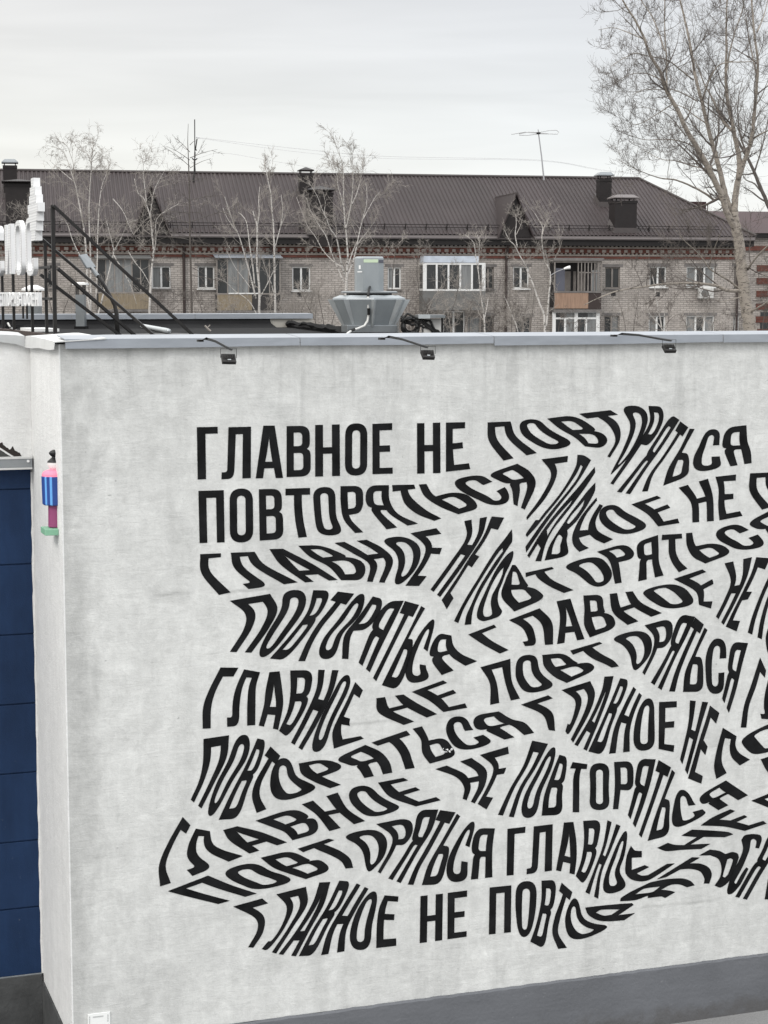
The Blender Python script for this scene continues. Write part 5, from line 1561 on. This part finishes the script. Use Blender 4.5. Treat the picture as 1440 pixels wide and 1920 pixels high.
b = MB(); w0, w1 = nl(1425, 620), nl(1438, 585); b.box((w0.x, -.03, w0.z), (w1.x + .4, .05, w1.z)); b.build('window', M['glass'], nbld)

# ------------------------------------------------------------------ masts, antenna and wires on the block's roof
rp = AP0 + AV * roof_l(362, 330).x + AN * YR
dm = FW.dot(Vector((rp.x, rp.y, ZR)) - C)
def mk(x, y, o, d, dd=0): return at(x, y, d + dd) - o
o0 = at(362, 345, dm - 1); mast = empty('roof_mast', o0, 0)
tag(mast, 'thin dark mast with wire insulators on the ridge, beside the bare larch top', 'mast')
T = lambda x, y, dd=0: at(x, y, dm - 1 + dd) - o0
b = MB(); b.tube([T(362, 345), T(364.5, 322), T(365.5, 285)], [.06, .05, .045], 6); b.tube([T(366, 322), T(365, 308)], .035, 5); b.tube([T(365.3, 290), T(365, 224)], .03, 6); b.build('pole', M['steel_black'], mast)
b = MB(); b.tube([T(366.5, 281), T(368, 270), T(369.5, 260)], .035, 6); b.tube([T(360.5, 295), T(362, 299), T(366, 300), T(370, 297)], .035, 6); b.tube([T(366, 281), T(369, 281.5)], .04, 6); b.build('bracket', M['steel_black'], mast)
for x, y in ((372, 258), (369, 256.5), (366.5, 297.5), (361, 296)):
    b = MB(); b.tube([T(x - 1.2, y), T(x + 1.2, y)], [.05, .035], 8); b.build('insulator', M['cap_light'], mast)
o1 = at(1020, 337.5, dm - 1); tv = empty('tv_antenna', o1, 0)
tag(tv, 'leaning pole with a flat rod television antenna above the ridge', 'antenna')
T2 = lambda x, y, dd=0: at(x, y, dm - 1 + dd) - o1
b = MB(); b.tube([T2(1020, 338), T2(1015.3, 292), T2(1010, 252), T2(1009, 243)], [.05, .04, .035, .03], 6); b.build('pole', M['metal_grey'], tv)
b = MB(); b.tube([T2(1007.5, 250, -.1), T2(1013, 249.5, .1)], .07, 6); b.build('clamp', M['steel_black'], tv)
b = MB()
for loop in (((1010, 250), (984, 247.5), (959, 252)), ((1010, 251), (990, 253.5), (974, 253.5), (973.5, 251), (990, 247.5), (1010, 248.5)), ((1011, 248), (1030, 244.5), (1043, 244), (1047.5, 247.5), (1045, 251.5), (1030, 251), (1012, 251)), ((1012, 249), (1028, 250.5))):
    b.tube([T2(x, y, (x - 1010) * .01) for x, y in loop], .022, 5)
b.build('rods', M['antenna_light'], tv)
def wire(pts, label, r=.0075):
    P = [at(x, y, d) for x, y, d in pts]
    out = []
    for i in range(len(P) - 1):
        for k in range(8): out.append(crom(P, (i + k / 8) / (len(P) - 1)))
    out.append(P[-1])
    b = MB(); b.tube(out, r, 4); tag(b.build('overhead_wire', M['wire']), label, 'wire', 'wires from the roof mast')
wire([(372, 258, dm - 1), (560, 279, dm), (720, 293, dm + 1), (1010, 300, dm + 2), (1150, 321, dm + 2), (1500, 350, dm - 30)], 'upper thin wire from the mast bracket, sagging across the sky to the right')
wire([(372, 259, dm - 1), (560, 285, dm), (720, 297, dm + 1), (1010, 301.5, dm + 2), (1150, 322.5, dm + 2), (1500, 353, dm - 30)], 'second thin wire running just under the uppermost one', .006)
wire([(370, 297, dm - 1), (415, 287, dm - 1), (500, 300, dm), (640, 325, dm + 1), (760, 352, dm + 12)], 'lower thin wire falling from the mast insulators behind the ridge', .006)

# ------------------------------------------------------------------ bare trees
def branch_tree(name, label, cat, group, depth, stems, seed, mtrunk, mtwig, nsub, sub_len, levels, droop=0.0, up=.5, spread=.8, tmin=.25, flat=1.0, base_d=None, rtwig=.0075, dense=1.0, slim=.68):
    """stems: lists of (x, y) pixels from the foot up with start and end radius in pixels; side shoots grow from them in all directions"""
    rg = random.Random(seed)
    k = depth / FPX
    foot = at(stems[0][0][0][0], stems[0][0][0][1], depth)
    org = Vector((foot.x, foot.y, 0))
    root = empty(name, org, 0); tag(root, label, cat, group)
    tr, cw = MB(), MB()
    def rdir():
        while True:
            v = Vector((rg.uniform(-1, 1), rg.uniform(-1, 1), rg.uniform(-1, 1)))
            if .1 < v.length < 1: return v.normalized()
    def grow(p, d, L, r, lev):
        n = 5 if lev > 1 else 4
        pts, rs = [p.copy()], [r]
        q = p.copy(); dd = d.copy()
        for i in range(n):
            dd = (dd + rdir() * .22 + Vector((0, 0, up * .16 if lev > 1 else up * .22)) - Vector((0, 0, droop * (i / n) * (1.3 if lev <= 1 else .5)))).normalized()
            q = q + dd * (L / n); pts.append(q.copy()); rs.append(max(r * (1 - .8 * (i + 1) / n), .0026))
        cw.tube(pts, rs, 4 if lev > 1 else 3, cap=False)
        if lev > 0:
            m_ = max(2, int(round(nsub[lev - 1] * rg.uniform(.7, 1.3) * dense)))
            for j in range(m_):
                t = rg.uniform(.18, 1.0); ii = min(int(t * n), n - 1); f = t * n - ii
                s = pts[ii].lerp(pts[ii + 1], f); ax = (pts[ii + 1] - pts[ii]).normalized()
                sd = (ax * (1.0 - spread * .5) + rdir() * spread).normalized()
                grow(s, sd, L * rg.uniform(.28, .58), max(rs[ii] * .55, rtwig), lev - 1)
    first = True
    for st in stems:
        pts, r0, r1 = st[0], st[1] * k * slim, st[2] * k * slim
        dj = st[3] if len(st) > 3 else 0
        P = []
        n = len(pts)
        for i, (x, y) in enumerate(pts):
            P.append(at(x, y, depth + dj * (i / max(1, n - 1))) - org)
        if first:
            foot_ = P[0].copy(); foot_.z = -.1; foot_.x += rg.uniform(-.1, .1)
            tr.tube([foot_, foot_.lerp(P[0], .5), P[0]], [r0 * 1.35, r0 * 1.12, r0], 9)
            first = False
        m_ = (n - 1) * 5
        Q = [crom(P, i / m_) for i in range(m_ + 1)]
        rad = [r0 + (r1 - r0) * (i / m_) ** .85 for i in range(m_ + 1)]
        for i in range(1, m_):
            Q[i] = Q[i] + rdir() * rad[i] * .14
        (tr if st[1] > 1.1 else cw).tube(Q, rad, 8 if st[1] > 3 else 5)
        length = sum((Q[i + 1] - Q[i]).length for i in range(m_))
        cnt = int(length * (st[4] if len(st) > 4 else 2.2) * dense)
        for j in range(cnt):
            t = rg.uniform(tmin, 1.0); ii = min(int(t * m_), m_ - 1)
            ax = (Q[ii + 1] - Q[ii]).normalized()
            v = rdir(); v.y *= flat
            sd = (ax * (1 - spread * .45) + v * spread).normalized()
            grow(Q[ii], sd, sub_len * rg.uniform(.5, 1.2) * (1.15 - .55 * t), max(rad[ii] * .5, rtwig * 1.5), levels)
    tr.build('trunk', mtrunk, root, smooth=True); cw.build('crown', mtwig, root)
    return root
BG = 'bare birches in front of the apartment block'
# the big pale tree at the right
branch_tree('bare_tree', 'tall pale-barked bare tree with forked limbs and a wide twiggy crown at the right', 'tree', 'large bare trees at the right', 58,
    [([(1410, 640), (1404, 600), (1395, 540), (1389, 490), (1383, 440), (1376, 405), (1374, 392)], 12.5, 8.5, 0, .25),
     ([(1383, 432), (1366, 405), (1350, 360), (1333, 325), (1308, 278), (1288, 245), (1270, 205), (1250, 170), (1238, 135), (1220, 105), (1207, 70), (1192, 40), (1170, 5), (1150, -35)], 7, 1.2, -2.5, 1.5),
     ([(1374, 398), (1362, 372), (1352, 330), (1340, 285), (1328, 240), (1316, 190), (1304, 145), (1297, 100), (1287, 50), (1275, 0), (1262, -45)], 6, 1.2, 1.5, 1.5),
     ([(1376, 398), (1380, 362), (1386, 320), (1385, 290), (1379, 262), (1374, 235), (1366, 200), (1361, 150), (1362, 100), (1362, 40), (1364, -20)], 6.5, 1.3, .6, 1.5),
     ([(1384, 335), (1393, 310), (1402, 285), (1410, 255), (1414, 215), (1418, 170), (1421, 120), (1414, 60), (1409, 0), (1405, -40)], 5.0, 1.2, -1.5, 1.5),
     ([(1372, 245), (1358, 230), (1346, 208), (1336, 185), (1322, 160), (1312, 135), (1303, 110)], 3.0, .8, 2.0, 2),
     ([(1250, 172), (1250, 140), (1250, 110), (1247, 70), (1246, 20), (1247, -30)], 2.2, .8, 1.5, 2),
     ([(1246, 95), (1235, 60), (1222, 30), (1205, 5), (1192, -20)], 1.6, .7, 2, 2),
     ([(1317, 185), (1330, 150), (1345, 125), (1365, 117), (1400, 116), (1425, 112)], 1.7, .6, -2, 2),
     ([(1308, 190), (1290, 180), (1262, 168), (1240, 168), (1208, 168), (1185, 178)], 1.5, .5, -2, 2),
     ([(1325, 232), (1300, 215), (1285, 203), (1264, 195), (1258, 193)], 1.4, .5, 2, 2),
     ([(1300, 150), (1275, 130), (1250, 112), (1215, 105), (1190, 100), (1165, 112), (1145, 125)], 1.6, .5, -2.5, 2.2),
     ([(1286, 255), (1278, 245), (1262, 225), (1247, 212), (1225, 205), (1205, 200)], 1.4, .4, -2, 2.2),
     ([(1340, 376), (1318, 360), (1290, 346), (1265, 337), (1245, 335), (1225, 330), (1190, 316), (1160, 300)], 2.4, .5, -2, 2.0),
     ([(1308, 278), (1280, 266), (1250, 261), (1210, 262), (1176, 252)], 1.5, .4, -2, 2.2), ([(1330, 318), (1302, 312), (1270, 302), (1238, 298), (1205, 280)], 1.4, .4, 2, 2.2),
     ([(1240, 150), (1212, 138), (1180, 140), (1150, 158)], 1.2, .4, 1, 2.4), ([(1210, 75), (1180, 62), (1150, 52), (1122, 56)], 1.2, .4, 1, 2.4), ([(1262, 195), (1230, 215), (1200, 232), (1172, 232)], 1.2, .4, -1, 2.2), ([(1420, 60), (1432, 30), (1442, -10)], 1.6, .5, 1, 2.2), ([(1412, 205), (1428, 180), (1440, 150)], 1.5, .5, -1, 2.2),
     ([(1404, 265), (1420, 255), (1440, 245), (1465, 235)], 2.2, .8, -2, 2),
     ([(1361, 140), (1368, 100), (1378, 60), (1390, 25), (1400, -20)], 2, .7, 2, 2),
     ([(1420, 150), (1412, 110), (1404, 70), (1398, 30), (1390, -20)], 1.8, .6, 2, 2),
     ([(1332, 315), (1345, 300), (1352, 280), (1348, 250)], 1.2, .4, 2, 2),
     ([(1398, 545), (1365, 545), (1340, 535), (1310, 532), (1280, 531), (1240, 533), (1205, 538), (1160, 545), (1120, 560), (1095, 572)], 3.6, .6, -3, 1.2),
     ([(1394, 548), (1372, 530), (1350, 516), (1330, 503), (1312, 478), (1295, 462), (1280, 448), (1268, 432)], 2.2, .5, -2, 1.4),
     ([(1396, 555), (1370, 562), (1352, 566), (1340, 560)], 1.4, .4, -2, 1.4),
     ([(1402, 505), (1412, 490), (1430, 470), (1450, 452)], 2.6, 1, -2, 1),
     ([(1408, 585), (1425, 575), (1448, 560)], 2.4, 1, -2, 1),
     ([(1330, 500), (1338, 470), (1350, 440), (1358, 418)], 1.2, .4, -2, 2)],
    21, M['poplar'], M['twig_poplar'], (9, 7), 2.0, 2, up=.75, spread=.75, tmin=.08, rtwig=.0046, dense=1.05, slim=1.02)
branch_tree('bare_tree', 'darker bare tree leaning in from the right edge behind the pale one', 'tree', 'large bare trees at the right', 66,
    [([(1475, 640), (1468, 520), (1456, 430), (1440, 385), (1425, 350), (1412, 318), (1398, 290), (1384, 265), (1372, 245), (1358, 225), (1345, 200)], 7.5, 2.0, 0, .6),
     ([(1432, 366), (1415, 345), (1400, 338), (1390, 325), (1380, 318)], 2.6, 1, 2, 1.2),
     ([(1440, 380), (1425, 372), (1410, 360), (1395, 352)], 3, 1.2, 1, 1),
     ([(1415, 322), (1425, 290), (1435, 250), (1445, 200), (1450, 140)], 2.6, .8, 1, 1.5),
     ([(1440, 385), (1452, 340), (1460, 280), (1470, 200)], 4, 1, 1, 1.5)],
    5, M['bark_dark'], M['twig_dark'], (5, 5), 1.5, 2, up=.5, spread=.85, tmin=.2, rtwig=.0055, dense=1.1)
# birches, from left to right
branch_tree('birch', 'slim white birch with a drooping top rising beside the stepped sign emblem', 'birch', BG, 78,
    [([(172, 640), (170, 590), (164, 550), (163, 500), (160, 455), (156, 420), (149, 385), (143, 355), (136, 330), (128, 305), (118, 285), (105, 276)], 3.4, .7, 0, 1.6),
     ([(138, 340), (120, 325), (105, 312), (92, 300)], 1.2, .4, 1, 2), ([(141, 350), (130, 345), (112, 340), (90, 344)], 1.0, .3, -1, 2), ([(136, 330), (138, 310), (132, 290), (124, 272), (110, 270)], 1.1, .3, 0, 2.5)],
    31, M['birch'], M['twig_birch'], (5, 5), 1.3, 2, droop=.55, up=.5, spread=.65, tmin=.35, rtwig=.005, dense=1.3)
branch_tree('birch', 'straight thin white birch with twigs hanging from its top, second from the left', 'birch', BG, 79,
    [([(172, 640), (170, 580), (170, 500), (168, 440), (167, 400), (168, 360), (171, 320), (172, 295), (175, 275), (180, 270)], 3.0, .6, 0, 1.8),
     ([(172, 310), (165, 290), (155, 284), (150, 288)], .9, .3, 1, 3), ([(172, 300), (182, 285), (190, 290), (198, 300)], .9, .3, -1, 3)],
    32, M['birch'], M['twig_birch'], (5, 5), 1.2, 2, droop=.6, up=.45, spread=.65, tmin=.45, rtwig=.005, dense=1.3)
branch_tree('birch', 'white birch leaning right between the roof lamp head and the sign braces', 'birch', BG, 76,
    [([(178, 640), (182, 600), (192, 560), (202, 520), (209, 490), (213, 470), (206, 440), (200, 415)], 3.0, .9, 0, 1.6),
     ([(180, 560), (182, 500), (183, 450), (184, 420), (187, 375), (192, 345), (200, 325)], 2.3, .6, 1, 1.8),
     ([(213, 472), (225, 450), (240, 420), (258, 412)], 1.6, .5, -1, 2), ([(150, 480), (136, 450), (126, 420), (115, 410)], 1.8, .5, 0, 1.6),
     ([(213, 478), (232, 510), (246, 538), (256, 570)], 1.8, .7, 0, 1.6), ([(200, 415), (190, 425), (178, 460)], 1.0, .4, 0, 1.6)],
    33, M['birch'], M['twig_birch'], (5, 5), 1.3, 2, up=.5, spread=.7, tmin=.2, rtwig=.005, dense=1.3)
branch_tree('birch', 'crooked white birch with a forked top in front of the left dormer', 'birch', BG, 75,
    [([(279, 640), (280, 590), (282, 545), (285, 500), (288, 470), (285, 440), (283, 415), (280, 400), (275, 385), (268, 370), (259, 362), (252, 335)], 3.6, .8, 0, 1.4),
     ([(275, 382), (272, 355), (269, 330), (268, 305), (262, 290)], 1.5, .4, 0, 2.5), ([(281, 408), (285, 380), (290, 355), (300, 335), (310, 318)], 1.5, .4, 1, 2),
     ([(287, 480), (292, 455), (292, 420), (298, 405), (312, 395), (335, 382)], 1.7, .5, -1, 2), ([(240, 470), (252, 490), (268, 510), (282, 535)], 1.6, .9, 0, 1.2),
     ([(283, 440), (270, 430), (262, 415)], 1.1, .4, 0, 2), ([(212, 373), (230, 395), (243, 425), (250, 440)], 1.5, .6, 0, 1.6), ([(250, 440), (262, 425), (275, 410)], 1.1, .5, 0, 1.6)],
    34, M['birch'], M['twig_birch'], (5, 5), 1.35, 2, droop=.25, up=.5, spread=.75, tmin=.25, rtwig=.005, dense=1.3)
branch_tree('bare_larch', 'thin dark bare larch with level whorled branches beside the roof mast', 'larch', None, 74,
    [([(360, 640), (359, 560), (357, 480), (356, 420), (355, 360), (354, 320), (353, 290), (352, 262), (353, 232)], 3.6, .5, 0, 0)] +
    [([(356, y), (356 + s * L * .5, y + c * .5 - 2), (356 + s * L, y + c)], 1.0, .35, s2, 1.2) for y, s, L, c, s2 in
     ((300, -1, 44, -26, -.6), (296, 1, 52, -16, .5), (285, -1, 28, -26, .8), (272, 1, 12, -8, 0), (312, -1, 50, -38, .5), (315, 1, 40, -18, -.5), (340, 1, 38, -6, .6), (345, -1, 30, 4, -.8), (375, 1, 60, -8, .5), (378, -1, 26, -24, -.5), (385, -1, 45, -10, .7),
      (398, 1, 30, 6, .6), (400, -1, 60, -4, -.6), (416, 1, 100, -28, .6), (418, -1, 68, -14, .8), (430, 1, 30, 32, -.6), (432, -1, 48, -18, .6), (445, -1, 60, -14, -.7), (450, 1, 60, 16, .5), (462, -1, 75, -2, .8), (470, 1, 66, 22, -.4), (478, -1, 62, -26, .5), (500, 1, 40, 24, .4), (515, 1, 90, 22, -.6), (545, -1, 40, 20, .6), (560, -1, 44, 10, .6))],
    35, M['bark_dark'], M['twig_dark'], (4, 2), .7, 1, up=.15, spread=.75, tmin=.12, rtwig=.006, dense=2.0)
branch_tree('birch', 'many-stemmed white birch clump in front of the ochre balcony', 'birch', BG, 77,
    [([(485, 640), (486, 590), (486, 540), (482, 500), (482, 460), (482, 425), (478, 410), (474, 395)], 4.0, 1.2, 0, .8),
     ([(480, 560), (470, 520), (462, 490), (455, 465), (447, 440), (438, 420), (428, 390), (421, 368)], 2.6, .7, -1, 1.4), ([(478, 540), (474, 500), (468, 460), (463, 420), (455, 405), (447, 398)], 2.4, .7, 1, 1.4),
     ([(482, 430), (486, 400), (485, 375), (487, 350)], 1.6, .5, 1, 1.4), ([(470, 540), (455, 520), (440, 500), (425, 470)], 1.3, .5, 0, 1.4), ([(446, 438), (428, 412), (418, 390)], 1.3, .5, 0, 1.4),
     ([(486, 560), (500, 535), (512, 510), (520, 495)], 1.8, .7, 0, 1.2), ([(486, 600), (474, 575), (462, 560), (440, 545), (425, 530), (404, 520)], 1.6, .5, 0, 1.4)],
    36, M['birch'], M['twig_birch'], (5, 5), 1.1, 2, up=.55, spread=.7, tmin=.2, rtwig=.005, dense=1.3)
branch_tree('birch', 'tall single white birch rising above the ridge left of the pyramid-capped chimney', 'birch', BG, 77.5,
    [([(517, 640), (516, 580), (515, 520), (514, 470), (513, 430), (510, 395), (508, 365), (504, 345), (500, 325), (496, 305), (500, 290)], 3.4, .8, 0, 1.3),
     ([(514, 470), (522, 440), (528, 415), (530, 390), (527, 365)], 1.9, .5, 1, 1.6), ([(526, 425), (534, 405), (541, 385)], 1.2, .4, -1, 1.6), ([(503, 340), (507, 320), (512, 305)], 1.0, .3, 1, 2),
     ([(516, 560), (508, 530), (500, 510), (490, 480)], 1.4, .5, 0, 1.2)],
    37, M['birch'], M['twig_birch'], (5, 5), .9, 2, up=.6, spread=.6, tmin=.3, rtwig=.005, dense=1.3)
branch_tree('birch', 'broad fan-shaped white birch with a rounded drooping top behind the roof fan', 'birch', BG, 72,
    [([(650, 640), (649, 590), (649, 545), (650, 515), (651, 490)], 5, 3, 0, .3),
     ([(650, 510), (652, 480), (650, 450), (647, 420), (645, 390), (644, 350), (643, 320), (640, 300), (634, 285), (628, 268)], 2.9, .5, 0, 1.6),
     ([(648, 520), (640, 495), (636, 470), (630, 445), (620, 430), (612, 410), (603, 390), (596, 370), (584, 350), (576, 340)], 2.5, .5, -2, 1.5),
     ([(646, 530), (634, 505), (622, 475), (612, 445), (600, 425), (588, 405), (580, 390), (575, 370)], 2.1, .5, 1, 1.5),
     ([(652, 515), (662, 490), (668, 465), (674, 435), (680, 410), (687, 385), (688, 360), (686, 345)], 2.4, .5, 2, 1.6),
     ([(668, 462), (680, 445), (692, 430), (703, 415)], 1.5, .4, -1, 1.8), ([(681, 410), (692, 390), (702, 372), (710, 362)], 1.3, .4, 1, 1.8),
     ([(648, 430), (655, 400), (660, 370), (662, 335), (662, 310), (660, 285)], 1.9, .45, -1, 1.8), ([(659, 385), (668, 365), (674, 345), (677, 330), (680, 305)], 1.4, .4, 1, 1.8),
     ([(645, 395), (640, 370), (634, 350), (632, 330), (624, 305)], 1.4, .4, 1, 1.8), ([(614, 412), (608, 400), (610, 380), (606, 365)], 1.3, .4, 0, 1.5),
     ([(640, 500), (625, 490), (606, 470), (592, 445), (575, 420), (556, 370)], 1.5, .4, 2, 1.5), ([(652, 500), (662, 470), (672, 448)], 1.6, .7, 1, 1.5), ([(648, 535), (640, 520), (625, 510), (610, 490)], 1.2, .4, 0, 1.6)],
    38, M['birch'], M['twig_birch'], (6, 5), 1.25, 2, droop=.45, up=.6, spread=.6, tmin=.3, rtwig=.005, dense=1.4)
branch_tree('young_birch', 'thin grey-stemmed sapling right of the roof fan, in front of the white-framed bay', 'young tree', None, 70,
    [([(808, 640), (806, 590), (795, 565), (786, 545), (782, 510), (784, 480), (789, 450)], 1.8, .6, 0, 1.6), ([(822, 640), (830, 610), (850, 575), (858, 540), (858, 500)], 1.5, .5, 0, 1.6), ([(735, 545), (738, 500), (742, 470), (748, 450)], 1.2, .4, 0, 2), ([(800, 588), (812, 560), (822, 545), (840, 520)], 1.0, .4, 0, 2)],
    39, M['bark_dark'], M['twig_birch'], (5, 5), 1.2, 2, up=.5, spread=.75, tmin=.2, rtwig=.005, dense=1.3)
branch_tree('birch', 'thin white birch in front of the right end of the white-framed bay', 'birch', BG, 76,
    [([(909, 640), (908, 600), (904, 570), (900, 540), (897, 510), (892, 480), (888, 455), (872, 440)], 2.6, .6, 0, 1.6), ([(908, 600), (913, 575), (915, 560)], 1.4, .6, 1, 1.6), ([(897, 505), (898, 480), (899, 455), (895, 440)], 1.2, .4, 1, 1.8), ([(906, 600), (897, 585), (890, 570)], 1.1, .4, 0, 1.6)],
    40, M['birch'], M['twig_birch'], (5, 5), 1.1, 2, up=.5, spread=.75, tmin=.2, rtwig=.005, dense=1.3)
branch_tree('birch', 'white birch with two long stems crossing the drainpipe and open balcony', 'birch', BG, 73,
    [([(1022, 640), (1021, 610), (1020, 590), (1014, 575), (1005, 550), (998, 530), (990, 512), (984, 495), (975, 480), (965, 460), (955, 450), (945, 430)], 3.6, .7, 0, 1.4),
     ([(1024, 612), (1027, 580), (1029, 555), (1032, 525), (1030, 505), (1022, 490), (1018, 470), (1016, 445), (1017, 425), (1010, 412), (1003, 400)], 3.0, .6, 1, 1.4),
     ([(1017, 440), (1022, 420), (1030, 408)], 1.1, .4, 1, 2), ([(1031, 515), (1027, 490), (1022, 470)], 1.6, .6, -1, 1.5), ([(1040, 485), (1050, 465), (1054, 450)], 1.1, .5, 0, 1.5),
     ([(970, 463), (966, 440), (968, 420), (967, 402)], 1.5, .5, 1, 2), ([(968, 440), (975, 425), (980, 410)], 1.0, .3, 1, 2), ([(1006, 555), (1018, 540), (1026, 522)], 1.1, .5, 0, 1.5), ([(1018, 590), (1035, 580), (1048, 570)], 1.1, .4, 0, 1.5), ([(975, 640), (968, 610), (960, 590), (950, 565), (945, 555)], 1.8, .6, 0, 1.5)],
    41, M['birch'], M['twig_birch'], (5, 5), 1.15, 2, up=.5, spread=.75, tmin=.25, rtwig=.005, dense=1.3)
branch_tree('young_birch', 'low two-stemmed young birch under the big tree\'s long level branch', 'young tree', None, 66,
    [([(1242, 645), (1240, 610), (1234, 580), (1230, 555), (1226, 530), (1223, 515)], 2.2, .9, 0, 1.2), ([(1250, 645), (1243, 620), (1228, 600), (1218, 588), (1214, 575)], 1.8, .7, 0, 1.4), ([(1253, 645), (1248, 610), (1246, 590), (1246, 570)], 1.5, .7, 0, 1.2), ([(1246, 612), (1258, 598), (1270, 590), (1285, 588)], 1.0, .4, 0, 1.6)],
    42, M['birch'], M['twig_poplar'], (4, 4), 1.0, 2, up=.5, spread=.8, tmin=.2, rtwig=.0055, dense=1.6)
branch_tree('shrub', 'leafless shrub against the brick wall between the fan-shaped birch and the open window', 'shrub', None, 82,
    [([(610, 640), (606, 600), (600, 570), (596, 545)], 1.6, .5, 0, 3), ([(604, 640), (590, 600), (575, 570), (566, 545)], 1.3, .5, 0, 3), ([(614, 640), (624, 600), (630, 570), (628, 540)], 1.3, .5, 0, 3)],
    43, M['bark_dark'], M['twig_birch'], (5, 5), 1.3, 2, up=.4, spread=.9, tmin=.1, rtwig=.0055, dense=1.5)
branch_tree('shrub', 'tangle of thin leafless shoots against the brick wall right of the open balcony', 'shrub', None, 84,
    [([(1175, 645), (1172, 610), (1165, 580), (1158, 560)], 1.2, .5, 0, 3), ([(1185, 645), (1190, 600), (1195, 570), (1198, 545)], 1.2, .5, 0, 3), ([(1200, 645), (1208, 610), (1214, 590)], 1.0, .4, 0, 3)],
    44, M['bark_dark'], M['twig_birch'], (5, 5), 1.3, 2, up=.4, spread=.9, tmin=.1, rtwig=.0055, dense=1.5)
branch_tree('shrub', 'dense leafless shrub low behind the sign and grey ducts', 'shrub', None, 82,
    [([(100, 640), (98, 590), (92, 560), (86, 530), (80, 500)], 1.6, .5, 0, 3), ([(112, 640), (118, 590), (128, 560), (136, 520)], 1.5, .5, 0, 3), ([(135, 640), (138, 600), (146, 560), (140, 500)], 1.4, .5, 0, 3), ([(30, 640), (26, 560), (22, 500), (20, 420), (12, 400)], 2.0, .6, 0, 2), ([(60, 640), (62, 500), (58, 430), (52, 390)], 1.8, .5, 0, 2)],
    45, M['bark_dark'], M['twig_birch'], (5, 5), 1.4, 2, up=.45, spread=.9, tmin=.1, rtwig=.005, dense=1.3)
def shrub(label, d, xs, seed, top=(545, 575), L=1.25):
    rg = random.Random(seed); st = []
    for x in xs:
        lean = rg.uniform(-14, 14); t = rg.uniform(*top)
        st.append(([(x, 642), (x + lean * .3, 610), (x + lean * .8, (610 + t) / 2), (x + lean * 1.3 + rg.uniform(-4, 4), t)], rg.uniform(.9, 1.4), .45, 0, 3))
    branch_tree('shrub', label, 'shrub', None, d, st, seed, M['bark_dark'], M['twig_birch'] if seed % 2 else M['twig_poplar'], (6, 5), L * 1.1, 2, up=.45, spread=.9, tmin=.1, rtwig=.005, dense=1.4)
shrub('leafless shrub in front of the lower windows beneath the white-framed bay', 86, (828, 846, 868, 880), 51)
shrub('leafless shrub spreading left of the middle drainpipe', 85, (920, 932, 942), 52, (520, 560))
shrub('leafless shrub spreading right of the middle drainpipe, below the tall window', 84, (958, 976, 992), 53, (530, 565))
shrub('leafless shrub at the foot of the white-glazed lower balcony', 88, (1045, 1070, 1098), 54, (590, 610), .8)
shrub('leafless shrub below the air conditioner', 82, (1290, 1315, 1335), 55, (555, 590))
shrub('leafless thicket round the trunk foot of the big pale tree', 62, (1372, 1428, 1446), 56, (470, 560), .8)
shrub('leafless shrub under the pane window left of the fan-shaped birch', 83, (540, 556, 574, 590), 57, (540, 575))
shrub('leafless shrub between the roof fan and the white-framed bay', 84, (760, 776, 790), 58, (510, 560))
shrub('leafless shrub in front of the ochre balcony and its dark side panel', 84, (420, 440, 500, 515), 59, (540, 580), 1.1)
shrub('leafless shrub at the wall between larch trunk and tan balcony', 84, (300, 325, 350, 385), 60, (520, 570), 1.2)
